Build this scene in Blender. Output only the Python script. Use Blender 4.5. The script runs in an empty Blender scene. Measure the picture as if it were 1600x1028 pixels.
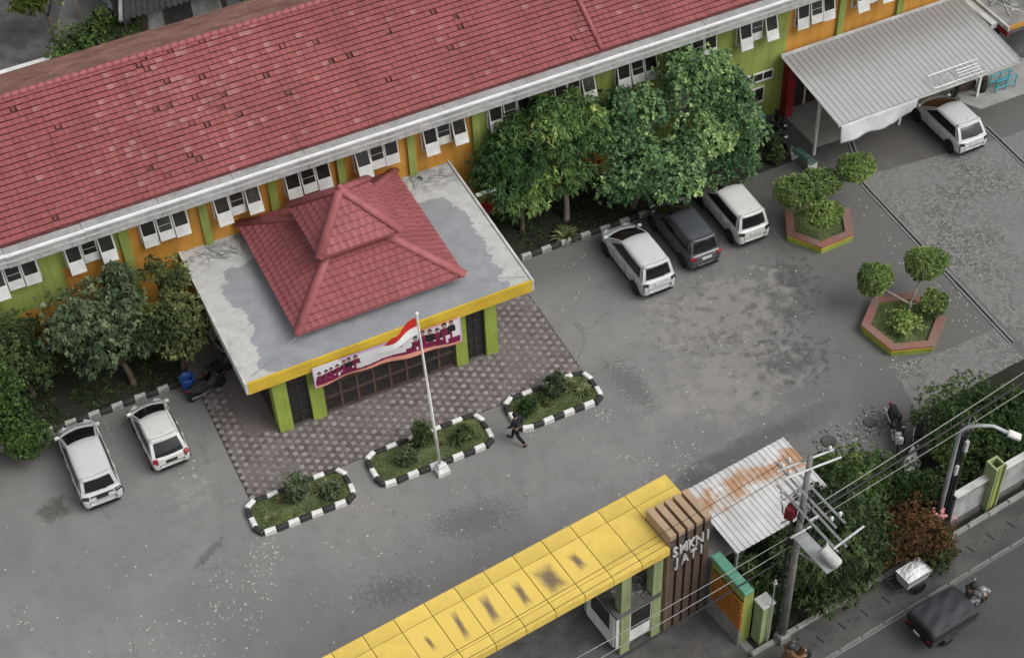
import bpy, bmesh, math, random
import numpy as np
from mathutils import Vector, Matrix
random.seed(7); rng = np.random.default_rng(7)
S = bpy.context.scene; C = S.collection
PI = math.pi; R = math.radians

# ------------------------------------------------------------------ camera
def cam_setup():
    yaw, pitch, roll = R(23.74), R(46.31), R(-2.73)
    f = Vector((math.sin(yaw)*math.cos(pitch), math.cos(yaw)*math.cos(pitch), -math.sin(pitch)))
    r = f.cross(Vector((0, 0, 1))).normalized(); u = r.cross(f)
    c, s = math.cos(roll), math.sin(roll)
    r, u = c*r+s*u, -s*r+c*u
    cd = bpy.data.cameras.new('camera'); co = bpy.data.objects.new('camera', cd); C.objects.link(co)
    m = Matrix((r, u, -f)).transposed().to_4x4(); m.translation = (0, 0, 50)
    co.matrix_world = m
    cd.sensor_width = 36; cd.lens = 2600/1600*36; cd.clip_end = 2000; cd.clip_start = .5
    S.camera = co
cam_setup()

# ------------------------------------------------------------------ sky, sun, exposure
SUN_EL, SUN_AZ = R(50), R(138)          # azimuth measured from +Y towards +X
w = bpy.data.worlds.new('World'); S.world = w; w.use_nodes = True
wn = w.node_tree.nodes; wl = w.node_tree.links
sky = wn.new('ShaderNodeTexSky'); sky.sky_type = 'NISHITA'; sky.sun_disc = False
sky.sun_elevation = SUN_EL; sky.sun_rotation = SUN_AZ; sky.dust_density = 4; sky.air_density = 1.0
hs = wn.new('ShaderNodeHueSaturation'); hs.inputs['Saturation'].default_value = .14   # high grey overcast
wl.new(sky.outputs[0], hs.inputs['Color']); bg = wn['Background']
wl.new(hs.outputs[0], bg.inputs['Color']); bg.inputs['Strength'].default_value = .15
sd = bpy.data.lights.new('sun', 'SUN'); so = bpy.data.objects.new('sun', sd); C.objects.link(so)
sd.energy = 1.12; sd.angle = R(40); sd.color = (1, .965, .92)
so.rotation_euler = Vector((-math.sin(SUN_AZ)*math.cos(SUN_EL), -math.cos(SUN_AZ)*math.cos(SUN_EL), -math.sin(SUN_EL))).to_track_quat('-Z', 'Y').to_euler()
S.view_settings.view_transform = 'Standard'; S.view_settings.look = 'None'
S.view_settings.gamma = 1; S.view_settings.use_curve_mapping = False
S.view_settings.exposure = 0.17
S.render.engine = 'CYCLES'
S.cycles.use_denoising = True; S.cycles.max_bounces = 6; S.cycles.use_adaptive_sampling = True

# ------------------------------------------------------------------ materials
def rgb(h): return tuple((v/12.92 if v <= .04045 else ((v+.055)/1.055)**2.4) for v in (int(h[i:i+2], 16)/255 for i in (0, 2, 4)))
class NT:
    def __init__(s, name):
        s.m = bpy.data.materials.new(name); s.m.use_nodes = True; s.t = s.m.node_tree
        s.p = s.t.nodes['Principled BSDF']; s._tc = None
    def n(s, t, **k):
        x = s.t.nodes.new('ShaderNode'+t)
        for a, b in k.items(): setattr(x, a, b)
        return x
    def l(s, a, b): s.t.links.new(a, b)
    def co(s):
        if not s._tc: s._tc = s.n('TexCoord').outputs['Object']
        return s._tc
    def val(s, sock, v):
        if hasattr(v, 'is_output'): s.l(v, sock)
        else: sock.default_value = v
    def math(s, op, a, b=0., clamp=False):
        x = s.n('Math', operation=op); x.use_clamp = clamp; s.val(x.inputs[0], a); s.val(x.inputs[1], b); return x.outputs[0]
    def noise(s, scale, detail=4, rough=.55, vec=None, dist=0.):
        x = s.n('TexNoise'); x.inputs['Scale'].default_value = scale; x.inputs['Detail'].default_value = detail
        x.inputs['Roughness'].default_value = rough; x.inputs['Distortion'].default_value = dist
        s.l(vec or s.co(), x.inputs['Vector']); return x.outputs['Fac']
    def rng(s, v, a, b, c=0., d=1.):
        x = s.n('MapRange'); x.interpolation_type = 'SMOOTHSTEP'
        s.val(x.inputs[0], v)
        for i, q in enumerate((a, b, c, d)): x.inputs[i+1].default_value = q
        return x.outputs[0]
    def mix(s, f, a, b, mode='MIX'):
        x = s.n('Mix', data_type='RGBA', blend_type=mode); s.val(x.inputs[0], f)
        for i, q in ((6, a), (7, b)): s.val(x.inputs[i], q if hasattr(q, 'is_output') else (*q, 1))
        return x.outputs[2]
    def attr(s, nm): return s.n('Attribute', attribute_name=nm).outputs['Fac']
    def attrc(s, nm): return s.n('Attribute', attribute_name=nm).outputs['Color']
    def bump(s, h, st, dist=.02):
        x = s.n('Bump'); x.inputs['Strength'].default_value = st; x.inputs['Distance'].default_value = dist
        s.l(h, x.inputs['Height']); s.l(x.outputs[0], s.p.inputs['Normal'])
    def fin(s, col, rough=.7, spec=.35, metal=0.):
        s.val(s.p.inputs['Base Color'], col if hasattr(col, 'is_output') else (*col, 1))
        s.val(s.p.inputs['Roughness'], rough); s.p.inputs['Specular IOR Level'].default_value = spec
        s.p.inputs['Metallic'].default_value = metal; return s.m

def M(name, col, col2=None, sc=2.5, rough=.75, bump=.15, bs=30, grime=.25, spec=.3, metal=0., tint=False, coat=0., streak=0.):
    """a painted / mineral surface: two-tone patches, fine grain, faint grime and relief"""
    t = NT(name); a = col; b = col2 or tuple(c*.82 for c in col)
    c = t.mix(t.rng(t.noise(sc, 5), .35, .68), a, b)
    g = t.rng(t.noise(bs, 3), .25, .75, 1-grime*.5, 1+grime*.3)
    g2 = t.rng(t.noise(sc*.37+.2, 6, .65), .3, .75, 1.05, 1-grime*.7)
    k = t.math('MULTIPLY', g, g2)
    if streak:                                   # rain runs down walls
        mp = t.n('Mapping'); mp.inputs['Scale'].default_value = (2.6, 2.6, .16); t.l(t.n('NewGeometry').outputs['Position'], mp.inputs[0])
        k = t.math('MULTIPLY', k, t.rng(t.noise(1.3, 6, .7, mp.outputs[0]), .42, .78, 1.04, 1-streak))
    if tint: k = t.math('MULTIPLY', k, t.attr('tint'))
    cc = t.n('CombineColor'); [t.l(k, i) for i in cc.inputs]
    c = t.mix(1., c, cc.outputs[0], 'MULTIPLY')
    if bump: t.bump(t.noise(bs*1.6, 4), bump, .02)
    t.p.inputs['Coat Weight'].default_value = coat; t.p.inputs['Coat Roughness'].default_value = .08
    return t.fin(c, rough, spec, metal)

def leafmat(name, dark, light, tip=None):
    t = NT(name); a = t.attr('tint')
    c = t.mix(t.rng(a, 0., 1.), dark, light)
    if tip: c = t.mix(t.rng(a, .8, 1.1, 0, .8), c, tip)
    t.fin(c, .55, .3)
    sh = t.n('BsdfTranslucent'); t.l(c, sh.inputs[0]); mx = t.n('MixShader'); mx.inputs[0].default_value = .33
    t.l(t.p.outputs[0], mx.inputs[1]); t.l(sh.outputs[0], mx.inputs[2])
    t.l(mx.outputs[0], t.t.nodes['Material Output'].inputs['Surface']); return t.m

def tilemat(name, dark, base, pale):
    t = NT(name); a = t.attr('tint')
    c = t.mix(t.rng(a, 0, .5), dark, base); c = t.mix(t.rng(a, .5, 1.), c, pale)
    gp = t.n('NewGeometry').outputs['Position']; mp = t.n('Mapping'); mp.inputs['Scale'].default_value = (1.5, .22, .22); t.l(gp, mp.inputs[0])
    n1 = t.rng(t.noise(.45, 6, .6, gp), .3, .75, 1.06, .86); n2 = t.rng(t.noise(22, 4, .55, gp), .25, .8, .90, 1.08)
    n1 = t.math('MULTIPLY', n1, t.rng(t.noise(1.2, 6, .65, mp.outputs[0]), .35, .75, 1.05, .84))
    cc = t.n('CombineColor'); k = t.math('MULTIPLY', n1, n2); [t.l(k, i) for i in cc.inputs]
    c = t.mix(1., c, cc.outputs[0], 'MULTIPLY'); t.bump(t.noise(60, 3), .2, .01)
    return t.fin(c, .6, .35)

MT = dict(
 tile=tilemat('red_roof_tile', (.14,.045,.045), (.262,.072,.072), (.38,.19,.175)),
 tile2=tilemat('porch_roof_tile', (.16,.046,.048), (.27,.076,.081), (.34,.125,.125)),
 ridge=M('pink_ridge_mortar', (.345,.108,.112), (.28,.084,.088), 3, .6),
 underlay=M('roof_underlay', (.15,.05,.05), (.10,.036,.036)),
 backslope=M('weathered_back_slope', (.30,.155,.115), (.22,.10,.08), 1.2, .85, .5, 9, .6),
 lime=M('lime_paint', (.29,.345,.085), (.25,.305,.075), .8, .7, .1, 25, .3, streak=.35),
 limep=M('lime_column_paint', (.30,.38,.07), (.26,.335,.065), 1, .6, .08, 25, .25, streak=.3),
 palegreen=M('pale_green_paint', (.29,.35,.17), (.25,.30,.15), 1, .6, .08, 25, .35, streak=.35),
 orange=M('orange_paint', (.55,.27,.05), (.50,.235,.042), .7, .7, .1, 25, .3, streak=.35),
 red=M('red_paint', (.33,.022,.03), (.26,.02,.025), 2, .6, .1, 25, .3),
 white=M('white_paint', (.70,.70,.68), (.60,.60,.58), 2, .55, .08, 25, .2),
 offwhite=M('weathered_white', (.56,.56,.54), (.46,.46,.45), 1.5, .7, .12, 25, .35),
 gutter=M('grey_gutter_concrete', (.42,.42,.41), (.34,.34,.34), 1.3, .8, .2, 25, .45, streak=.3),
 lip=M('white_gutter_lip', (.80,.80,.80), (.70,.70,.70), 2, .35, .03, 25, .12, .5),
 yellow=M('yellow_panel', (.70,.51,.115), (.66,.475,.105), .6, .48, .05, 3, .22, .3, 0., True),
 yellowp=M('yellow_fascia_paint', (.62,.43,.045), (.55,.37,.04), 1.2, .6, .08, 25, .25),
 seam=M('dark_panel_joint', (.16,.11,.02), None, 3, .8),
 slatbrown=M('lit_tone_slat', (.40,.29,.19), (.36,.255,.165), 2, .55, .05, 30, .15),  # lighter slat copy, the lit look of the tops put into the colour
 slatshaded=M('shaded_slat_face', (.125,.088,.072), (.105,.073,.06), 2, .55, .05, 30, .2),  # darker slat copy, shading of the front faces put into the colour
 slatdark=M('dark_brown_recess', (.05,.028,.022), None, 2, .7),
 wood=M('dark_brown_wood', (.055,.032,.024), (.04,.022,.018), 3, .5, .1, 40, .3),
 orangewood=M('orange_slat_paint', (.50,.20,.04), (.42,.16,.035), 3, .55, .1, 30, .4),
 teal=M('teal_tile_cap', (.13,.35,.245), (.11,.30,.21), 4, .45, .05, 20, .2),
 concrete=M('plain_concrete', (.27,.265,.255), (.21,.205,.20), 1.6, .85, .3, 25, .5),
 concdark=M('dark_concrete', (.125,.12,.115), (.085,.082,.08), 1.2, .85, .3, 20, .6),
 floorpale=M('pale_floor', (.36,.355,.34), (.30,.295,.285), 1.1, .6, .08, 20, .3),
 asphalt=M('asphalt_road', (.080,.080,.081), (.070,.070,.071), .35, .8, .35, 90, .25),
 pavement=M('pavement_concrete', (.098,.095,.09), (.075,.073,.07), .9, .85, .3, 35, .5),
 soil=M('dark_soil', (.030,.030,.022), (.02,.026,.014), 1.6, .95, .6, 14, .5),
 kwhite=M('white_kerb_paint', (.74,.74,.72), (.62,.62,.60), 4, .6, .2, 25, .25),
 kdirty=M('grimy_kerb_paint', (.44,.44,.42), (.28,.28,.265), 3, .75, .2, 25, .5),
 kblack=M('black_kerb_paint', (.030,.030,.030), (.05,.05,.048), 4, .6, .2, 25, .3),
 metal=M('galvanised_sheet', (.47,.47,.465), (.38,.38,.38), .55, .42, .04, 20, .3, .5, .15),
 steel=M('galvanised_steel', (.42,.43,.43), (.32,.33,.33), 3, .45, .05, 30, .3, .5, .3),
 pole=M('concrete_pole', (.24,.235,.225), (.17,.165,.16), 2.5, .8, .2, 30, .4),
 black=M('black_rubber', (.018,.018,.019), None, 3, .6, .05),
 cable=M('black_cable', (.02,.02,.021), None, 3, .5, 0),
 wire=M('aluminium_wire', (.30,.30,.29), None, 3, .5, 0),
 darkmetal=M('dark_metal', (.05,.05,.053), (.035,.035,.037), 5, .4, .05),
 chrome=M('bare_chrome', (.55,.55,.55), None, 5, .22, 0, 30, .1, .5, .9),
 carpearl=M('pearl_white_car_paint', (.535,.53,.515), (.515,.51,.495), .6, .28, 0, 20, .05, .45, 0, False, .5),
 carwhite=M('white_car_paint', (.50,.505,.51), (.48,.485,.49), .6, .35, 0, 20, .05, .4, 0, False, .3),
 cardark=M('dark_grey_car_paint', (.055,.058,.066), (.048,.05,.058), .6, .28, 0, 20, .06, .5, 0, False, .6),
 glass=M('tinted_glass', (.010,.011,.012), (.014,.015,.016), 2, .09, 0, 20, .1, .5),
 pane=M('window_pane', (.020,.019,.018), (.035,.03,.027), 3, .2, 0, 20, .2, .5),
 taill=M('tail_light_red', (.28,.012,.015), None, 3, .2, 0, 20, .1, .5),
 tailsmoke=M('smoked_tail_light', (.035,.022,.024), None, 3, .15, 0, 20, .1, .5),
 headl=M('headlight_glass', (.45,.46,.47), None, 3, .12, 0, 20, .1, .5),
 plate=M('plate_white', (.62,.62,.60), None, 3, .4, 0), plateb=M('plate_black', (.03,.03,.03), None, 3, .4, 0),
 rim=M('alloy_rim', (.36,.36,.36), None, 3, .3, 0, 20, .1, .5, .7),
 bark=M('bark', (.13,.10,.075), (.085,.065,.05), 5, .9, .5, 20, .4),
 palebark=M('pale_bark', (.30,.27,.22), (.22,.19,.15), 5, .9, .4, 20, .4),
 blue=M('blue_plastic', (.018,.065,.26), (.015,.05,.2), 3, .45, .03, 20, .2),
 cyan=M('cyan_paint', (.05,.38,.46), (.04,.32,.40), 3, .5, .03, 20, .2),
 greenbench=M('faded_green_paint', (.12,.24,.19), (.10,.19,.15), 4, .6, .1, 25, .4),
 maroon=M('maroon_paint', (.17,.02,.03), None, 3, .5, .05),
 tarpw=M('white_tarpaulin', (.62,.63,.64), (.54,.55,.56), 1.5, .45, .1, 6, .2, .4),
 tarpb=M('black_tarpaulin', (.036,.038,.043), (.03,.032,.036), 1.2, .62, .15, 5, .3, .3),
 darkroof=M('dark_roof_tiles', (.045,.042,.044), (.03,.028,.03), 2, .8, .2, 20, .4),
 mortar=M('paver_bed', (.075,.07,.066), (.055,.052,.05), 1.5, .9, .3, 30, .4),
 skin=M('skin', (.30,.165,.105), None, 4, .6, 0), hair=M('black_hair', (.012,.011,.011), None, 4, .6, .1),
 navy=M('dark_navy_cloth', (.018,.021,.034), (.014,.016,.026), 4, .9, .2, 30), trousers=M('black_trousers', (.012,.012,.014), None, 4, .9, .1),
 greycloth=M('grey_cloth', (.24,.25,.26), (.19,.2,.21), 4, .9, .2, 20), browncloth=M('brown_cloth', (.16,.085,.04), None, 4, .9, .1),
 leaf_dark=leafmat('leaf_dark', (0.0328,0.0590,0.0224), (0.1121,0.1706,0.0594)),
 leaf_mango=leafmat('leaf_mango', (0.0475,0.1071,0.0353), (0.2228,0.3563,0.1096), (0.5359,0.6324,0.1851)),
 leaf_deep=leafmat('leaf_deep', (0.0632,0.1335,0.0591), (0.2622,0.4121,0.1722), (0.5723,0.7082,0.3083)),
 leaf_grey=leafmat('leaf_grey_green', (0.0447,0.0741,0.0387), (0.1667,0.2250,0.1124), (0.3130,0.3750,0.1981)),
 leaf_olive=leafmat('leaf_olive', (0.0414,0.0638,0.0240), (0.1920,0.2286,0.0783), (0.4519,0.4679,0.1609)),
 leaf_bush=leafmat('leaf_bush', (0.0263,0.0604,0.0190), (0.1467,0.2321,0.0601), (0.2577,0.3228,0.0854)),
 leaf_top=leafmat('leaf_topiary', (0.0757,0.1431,0.0462), (0.3571,0.4739,0.1404), (0.4881,0.6101,0.1889)),
 leaf_rust=leafmat('leaf_rust', (.05,.038,.014), (.20,.095,.034), (.30,.15,.05)),
 leaf_soft=leafmat('leaf_soft', (.055,.085,.04), (.165,.215,.11), (.25,.30,.16)),
 leaf_pale=leafmat('leaf_pale', (0.0810,0.1013,0.0390), (0.2835,0.3038,0.1495), (0.4050,0.4185,0.2340)),
 leaf_yel=leafmat('leaf_yellow', (.05,.08,.01), (.16,.22,.03), (.42,.42,.12)),
 grass=leafmat('grass_blade', (0.0547,0.0929,0.0236), (0.1422,0.1994,0.0506)),
 lawn=M('lawn_ground', (.13,.158,.066), (.10,.13,.054), 2.2, .95, .5, 30, .4),
 petal=M('pink_petal', (.62,.28,.27), (.5,.2,.2), 6, .7, 0),
)

# ------------------------------------------------------------------ mesh helpers
ORG = {}
def empty(name, loc, label, cat, group=None, rz=0.):
    o = bpy.data.objects.new(name, None); C.objects.link(o); o.location = loc; o.rotation_euler = (0, 0, rz); o.empty_display_size = .1
    ORG[o] = Vector(loc) if rz == 0 else None
    tag(o, label, cat, group); return o
def tag(o, label=None, cat=None, group=None, kind=None):
    for k, v in (('label', label), ('category', cat), ('group', group), ('kind', kind)):
        if v: o[k] = v
    return o
class MB:
    def __init__(s): s.v = []; s.f = []; s.t = []; s.c = None
    def add(s, vs, fs, tint=1.):
        k = len(s.v); s.v += [tuple(p) for p in vs]; s.f += [tuple(i+k for i in f) for f in fs]; s.t += [tint]*len(fs); return s
    def box(s, c, d, rz=0., rx=0., ry=0., bev=0., tint=1.):
        """box centred at c with full sizes d; bev chamfers the top rim"""
        x, y, z = d[0]/2, d[1]/2, d[2]/2
        if bev:
            vs = [(-x,-y,-z),(x,-y,-z),(x,y,-z),(-x,y,-z),(-x,-y,z-bev),(x,-y,z-bev),(x,y,z-bev),(-x,y,z-bev),
                  (-x+bev,-y+bev,z),(x-bev,-y+bev,z),(x-bev,y-bev,z),(-x+bev,y-bev,z)]
            fs = [(3,2,1,0),(8,9,10,11)]+[(i,(i+1)%4,4+(i+1)%4,4+i) for i in range(4)]+[(4+i,4+(i+1)%4,8+(i+1)%4,8+i) for i in range(4)]
        else:
            vs = [(-x,-y,-z),(x,-y,-z),(x,y,-z),(-x,y,-z),(-x,-y,z),(x,-y,z),(x,y,z),(-x,y,z)]
            fs = [(3,2,1,0),(4,5,6,7),(0,1,5,4),(1,2,6,5),(2,3,7,6),(3,0,4,7)]
        m = Matrix.Translation(c) @ Matrix.Rotation(rz, 4, 'Z') @ Matrix.Rotation(ry, 4, 'Y') @ Matrix.Rotation(rx, 4, 'X')
        return s.add([m @ Vector(p) for p in vs], fs, tint)
    def b2(s, x0, x1, y0, y1, z0, z1, **k): return s.box(((x0+x1)/2, (y0+y1)/2, (z0+z1)/2), (x1-x0, y1-y0, z1-z0), **k)
    def prism(s, poly, z0, z1):
        n = len(poly); vs = [(x, y, z0) for x, y in poly]+[(x, y, z1) for x, y in poly]
        return s.add(vs, [tuple(range(n))[::-1], tuple(range(n, 2*n))]+[(i, (i+1)%n, n+(i+1)%n, n+i) for i in range(n)])
    def tube(s, pts, rad, n=8, cap=True):
        pts = [Vector(p) for p in pts]; rad = rad if isinstance(rad, (list, tuple)) else [rad]*len(pts); vs = []; fs = []
        up = Vector((0, 0, 1)); a = None
        for i, p in enumerate(pts):
            d = (pts[min(i+1, len(pts)-1)]-pts[max(i-1, 0)]).normalized()
            if a is None: a = d.cross(up if abs(d.z) < .95 else Vector((1, 0, 0))).normalized()
            a = (a - d*a.dot(d)).normalized(); b = d.cross(a)
            vs += [p+(a*math.cos(2*PI*k/n)+b*math.sin(2*PI*k/n))*rad[i] for k in range(n)]
        for i in range(len(pts)-1):
            fs += [(i*n+k, i*n+(k+1)%n, (i+1)*n+(k+1)%n, (i+1)*n+k) for k in range(n)]
        if cap: fs += [tuple(range(n))[::-1], tuple(range((len(pts)-1)*n, len(pts)*n))]
        return s.add(vs, fs)
    def lathe(s, prof, c=(0, 0, 0), n=16):
        c = Vector(c); vs = [c+Vector((r*math.cos(2*PI*k/n), r*math.sin(2*PI*k/n), z)) for r, z in prof for k in range(n)]
        m = len(prof); fs = [(i*n+k, i*n+(k+1)%n, (i+1)*n+(k+1)%n, (i+1)*n+k) for i in range(m-1) for k in range(n)]
        return s.add(vs, fs+[tuple(range(n))[::-1], tuple(range((m-1)*n, m*n))])
    def grid(s, fn, nu, nv, tint=None):
        vs = [fn(i/nu, j/nv) for j in range(nv+1) for i in range(nu+1)]; k = len(s.v); s.v += [tuple(p) for p in vs]
        for j in range(nv):
            for i in range(nu):
                a = k+j*(nu+1)+i; s.f.append((a, a+1, a+nu+2, a+nu+1)); s.t.append(1. if tint is None else tint((i+.5)/nu, (j+.5)/nv))
        return s
    def mesh(s, name, mat=None, smooth=False):
        me = bpy.data.meshes.new(name); me.from_pydata(s.v, [], s.f)
        if mat: me.materials.append(MT[mat] if isinstance(mat, str) else mat)
        a = me.attributes.new('tint', 'FLOAT', 'FACE'); a.data.foreach_set('value', s.t)
        if s.c is not None:
            ca = me.attributes.new('print', 'FLOAT_COLOR', 'FACE')
            ca.data.foreach_set('color', [q for c in s.c for q in (*c, 1)])
        if smooth: me.polygons.foreach_set('use_smooth', [True]*len(me.polygons))
        me.update(); return me
    def build(s, name, mat, parent=None, smooth=False, world=True, bevel=0., label=None):
        me = s.mesh(name, mat, smooth)
        o = bpy.data.objects.new(name, me); C.objects.link(o); ORG[o] = Vector((0, 0, 0))
        if parent is not None:
            o.parent = parent; org = ORG.get(parent)
            if world and org is not None and org.length: me.transform(Matrix.Translation(-org))
            ORG[o] = org
        if bevel:
            b = o.modifiers.new('bevel', 'BEVEL'); b.width = bevel; b.segments = 2; b.limit_method = 'ANGLE'; b.angle_limit = R(35)
        if label: o['label'] = label
        return o
def thing1(o, label, cat, group=None):
    """single-mesh thing: move the origin to its base"""
    vs = [v.co for v in o.data.vertices]; c = Vector((sum(v.x for v in vs)/len(vs), sum(v.y for v in vs)/len(vs), min(v.z for v in vs)))
    o.data.transform(Matrix.Translation(-c)); o.location = c; return tag(o, label, cat, group)
def put(name, me, parent, loc, rot=(0, 0, 0), scale=(1, 1, 1), world=True):
    o = bpy.data.objects.new(name, me); C.objects.link(o)
    l = Vector(loc)
    if parent is not None:
        o.parent = parent
        if world and ORG.get(parent) is not None: l = l-ORG[parent]
        ORG[o] = None
    o.location = l; o.rotation_euler = rot; o.scale = scale; return o
def copy_tree(o, parent=None):
    c = o.copy(); C.objects.link(c); c.parent = parent
    for ch in [x for x in o.children]: copy_tree(ch, c)
    return c
def structure(o): o['kind'] = 'structure'; return o

# road frame: s runs along the street, t away from it
RA = R(6.4); RO = Vector((17.5, 28, 0)); EX = Vector((math.cos(RA), math.sin(RA), 0)); EY = Vector((-math.sin(RA), math.cos(RA), 0))
def RF(s, t, z=0.): return RO+EX*s+EY*t+Vector((0, 0, z))
def rbox(mb, s0, s1, t0, t1, z0, z1, **k): return mb.box(RF((s0+s1)/2, (t0+t1)/2, (z0+z1)/2), (s1-s0, t1-t0, z1-z0), rz=RA, **k)
CAM = np.array([0, 0, 50.])
# ------------------------------------------------------------------ ground
def ground_material():
    t = NT('yard_concrete'); P = t.co()
    base = t.mix(t.rng(t.noise(.16, 5, .6), .32, .7), (.225,.22,.213), (.175,.172,.167))
    base = t.mix(t.rng(t.noise(1.3, 6, .7), .42, .72, 0, .45), base, (.135,.132,.127))
    sx = t.n('SeparateXYZ'); t.l(P, sx.inputs[0])
    wet = t.rng(t.math('ADD', sx.outputs[0], t.math('MULTIPLY', t.noise(.35, 5), 7.)), 25.5, 37.5)   # older, darker slab to the east
    base = t.mix(t.math('MULTIPLY', wet, .85), base, (.108,.106,.102))
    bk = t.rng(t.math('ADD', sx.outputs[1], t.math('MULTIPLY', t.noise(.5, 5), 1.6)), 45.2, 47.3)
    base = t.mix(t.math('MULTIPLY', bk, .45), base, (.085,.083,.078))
    def stain(col, cx, cy, rx, ry, fs, amt, lo=.35, hi=.6, ang=0., rough=.65):
        nonlocal base
        mp = t.n('Mapping'); mp.vector_type = 'TEXTURE'; mp.inputs['Location'].default_value = (cx, cy, 0)
        mp.inputs['Rotation'].default_value = (0, 0, R(ang)); mp.inputs['Scale'].default_value = (rx, ry, 1); t.l(P, mp.inputs[0])
        ln = t.n('VectorMath', operation='LENGTH'); t.l(mp.outputs[0], ln.inputs[0])
        d = t.math('SUBTRACT', 1., ln.outputs['Value'])
        k = t.math('ADD', t.noise(fs, 7, rough), t.math('MULTIPLY', d, .32))
        k = t.math('MULTIPLY', t.rng(k, lo+.22, hi+.2, 0, amt), t.rng(d, -.1, .25))
        base = t.mix(k, base, col)
    dk = (.055,.054,.052)
    stain(dk, 31.2, 41.0, 1.5, 2.0, 2.6, .6)
    stain(dk, 30.0, 39.4, 1.6, 1.5, 3.2, .6)
    stain((.085,.082,.078), 27.6, 40.2, 5.5, 3.4, 2.6, .6, .42, .56, 0, .7)
    stain((.07,.068,.066), 28.2, 37.0, 4.5, 3.0, 2.6, .7, .45, .58, 0, .7)
    stain((.26,.25,.235), 27.5, 40.6, 5.5, 3.2, 1.6, .6, .40, .56)
    stain((.26,.25,.24), 25.6, 37.0, 5.0, 3.4, 1.4, .55, .38, .56)
    stain((.10,.098,.096), 22.1, 38.7, .9, 2.2, 9, .6, .36, .5, 8)
    stain((.105,.104,.103), 13.7, 35.5, 2.6, 1.2, 9, .6, .36, .5, -10)
    stain((.10,.098,.097), 9.6, 34.0, 2.3, 1.1, 6, .55, .4, .54, -10)
    stain((.07,.075,.06), -.3, 43.2, .9, .7, 2., .8, .25, .55)
    stain((.09,.088,.085), 4.3, 38.6, .25, 1.2, 3, .6, .3, .5, -62)
    stain((.105,.103,.10), 24.0, 33.6, 5.2, .8, 1.2, .9, .2, .5, 6.4)  # shade band along the gate, painted into the yard colour
    stain((.10,.098,.095), 8.2, 45.2, 2.2, 2.4, 1.1, .7, .3, .6)
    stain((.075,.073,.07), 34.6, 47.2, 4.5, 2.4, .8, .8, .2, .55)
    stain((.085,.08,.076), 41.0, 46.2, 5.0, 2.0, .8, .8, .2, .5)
    stain((.27,.265,.255), 4.6, 41.6, 1.6, 1.6, 2.4, .5, .4, .6)
    # hairline cracks and exposed aggregate
    v = t.n('TexVoronoi', feature='DISTANCE_TO_EDGE'); v.inputs['Scale'].default_value = .17
    wv = t.n('VectorMath', operation='ADD'); nz = t.n('TexNoise'); nz.inputs['Scale'].default_value = 1.2; nz.inputs['Detail'].default_value = 6; t.l(P, nz.inputs['Vector'])
    t.l(P, wv.inputs[0]); t.l(nz.outputs['Color'], wv.inputs[1]); t.l(wv.outputs[0], v.inputs['Vector'])
    base = t.mix(t.math('MULTIPLY', t.rng(v.outputs['Distance'], .0, .0035, 1, 0), t.rng(t.noise(.3, 3), .45, .6, 0, .55)), base, (.07,.068,.066))
    g = t.rng(t.noise(48, 3, .7), .3, .72, .90, 1.10); cc = t.n('CombineColor'); [t.l(g, i) for i in cc.inputs]
    base = t.mix(1., base, cc.outputs[0], 'MULTIPLY')
    t.bump(t.noise(55, 5, .7), .35, .012)
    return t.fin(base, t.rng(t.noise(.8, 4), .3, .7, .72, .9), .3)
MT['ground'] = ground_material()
def cobble_material():
    t = NT('small_paving_blocks'); P = t.co()
    v = t.n('TexVoronoi'); v.inputs['Scale'].default_value = 7.5; v.inputs['Randomness'].default_value = .55; t.l(P, v.inputs['Vector'])
    e = t.n('TexVoronoi', feature='DISTANCE_TO_EDGE'); e.inputs['Scale'].default_value = 7.5; e.inputs['Randomness'].default_value = .55; t.l(P, e.inputs['Vector'])
    sc = t.n('SeparateColor'); t.l(v.outputs['Color'], sc.inputs[0])
    c = t.mix(sc.outputs[0], (.13,.127,.122), (.25,.245,.235))
    c = t.mix(t.rng(t.noise(.35, 5), .36, .64, 0, .75), c, (.18,.177,.172))
    gap = t.math('MULTIPLY', t.rng(e.outputs['Distance'], .02, .12, 1, 0), t.rng(t.noise(.35, 5), .36, .64, .95, .12))
    c = t.mix(gap, c, (.05,.05,.047)); t.bump(t.rng(e.outputs['Distance'], 0, .2), .5, .02)
    return t.fin(c, .75, .35)
MT['cobble'] = cobble_material()
def hexmat():
    t = NT('hexagon_paver'); a = t.attr('tint')
    c = t.mix(t.rng(a, 0, .5), (.105,.085,.081), (.165,.142,.136)); c = t.mix(t.rng(a, .5, 1.), c, (.31,.285,.275))
    g = t.rng(t.noise(18, 4, .65), .25, .8, .8, 1.15); cc = t.n('CombineColor'); [t.l(g, i) for i in cc.inputs]
    c = t.mix(1., c, cc.outputs[0], 'MULTIPLY'); t.bump(t.noise(70, 3), .3, .01); return t.fin(c, .8, .3)
MT['hex'] = hexmat()

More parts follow.
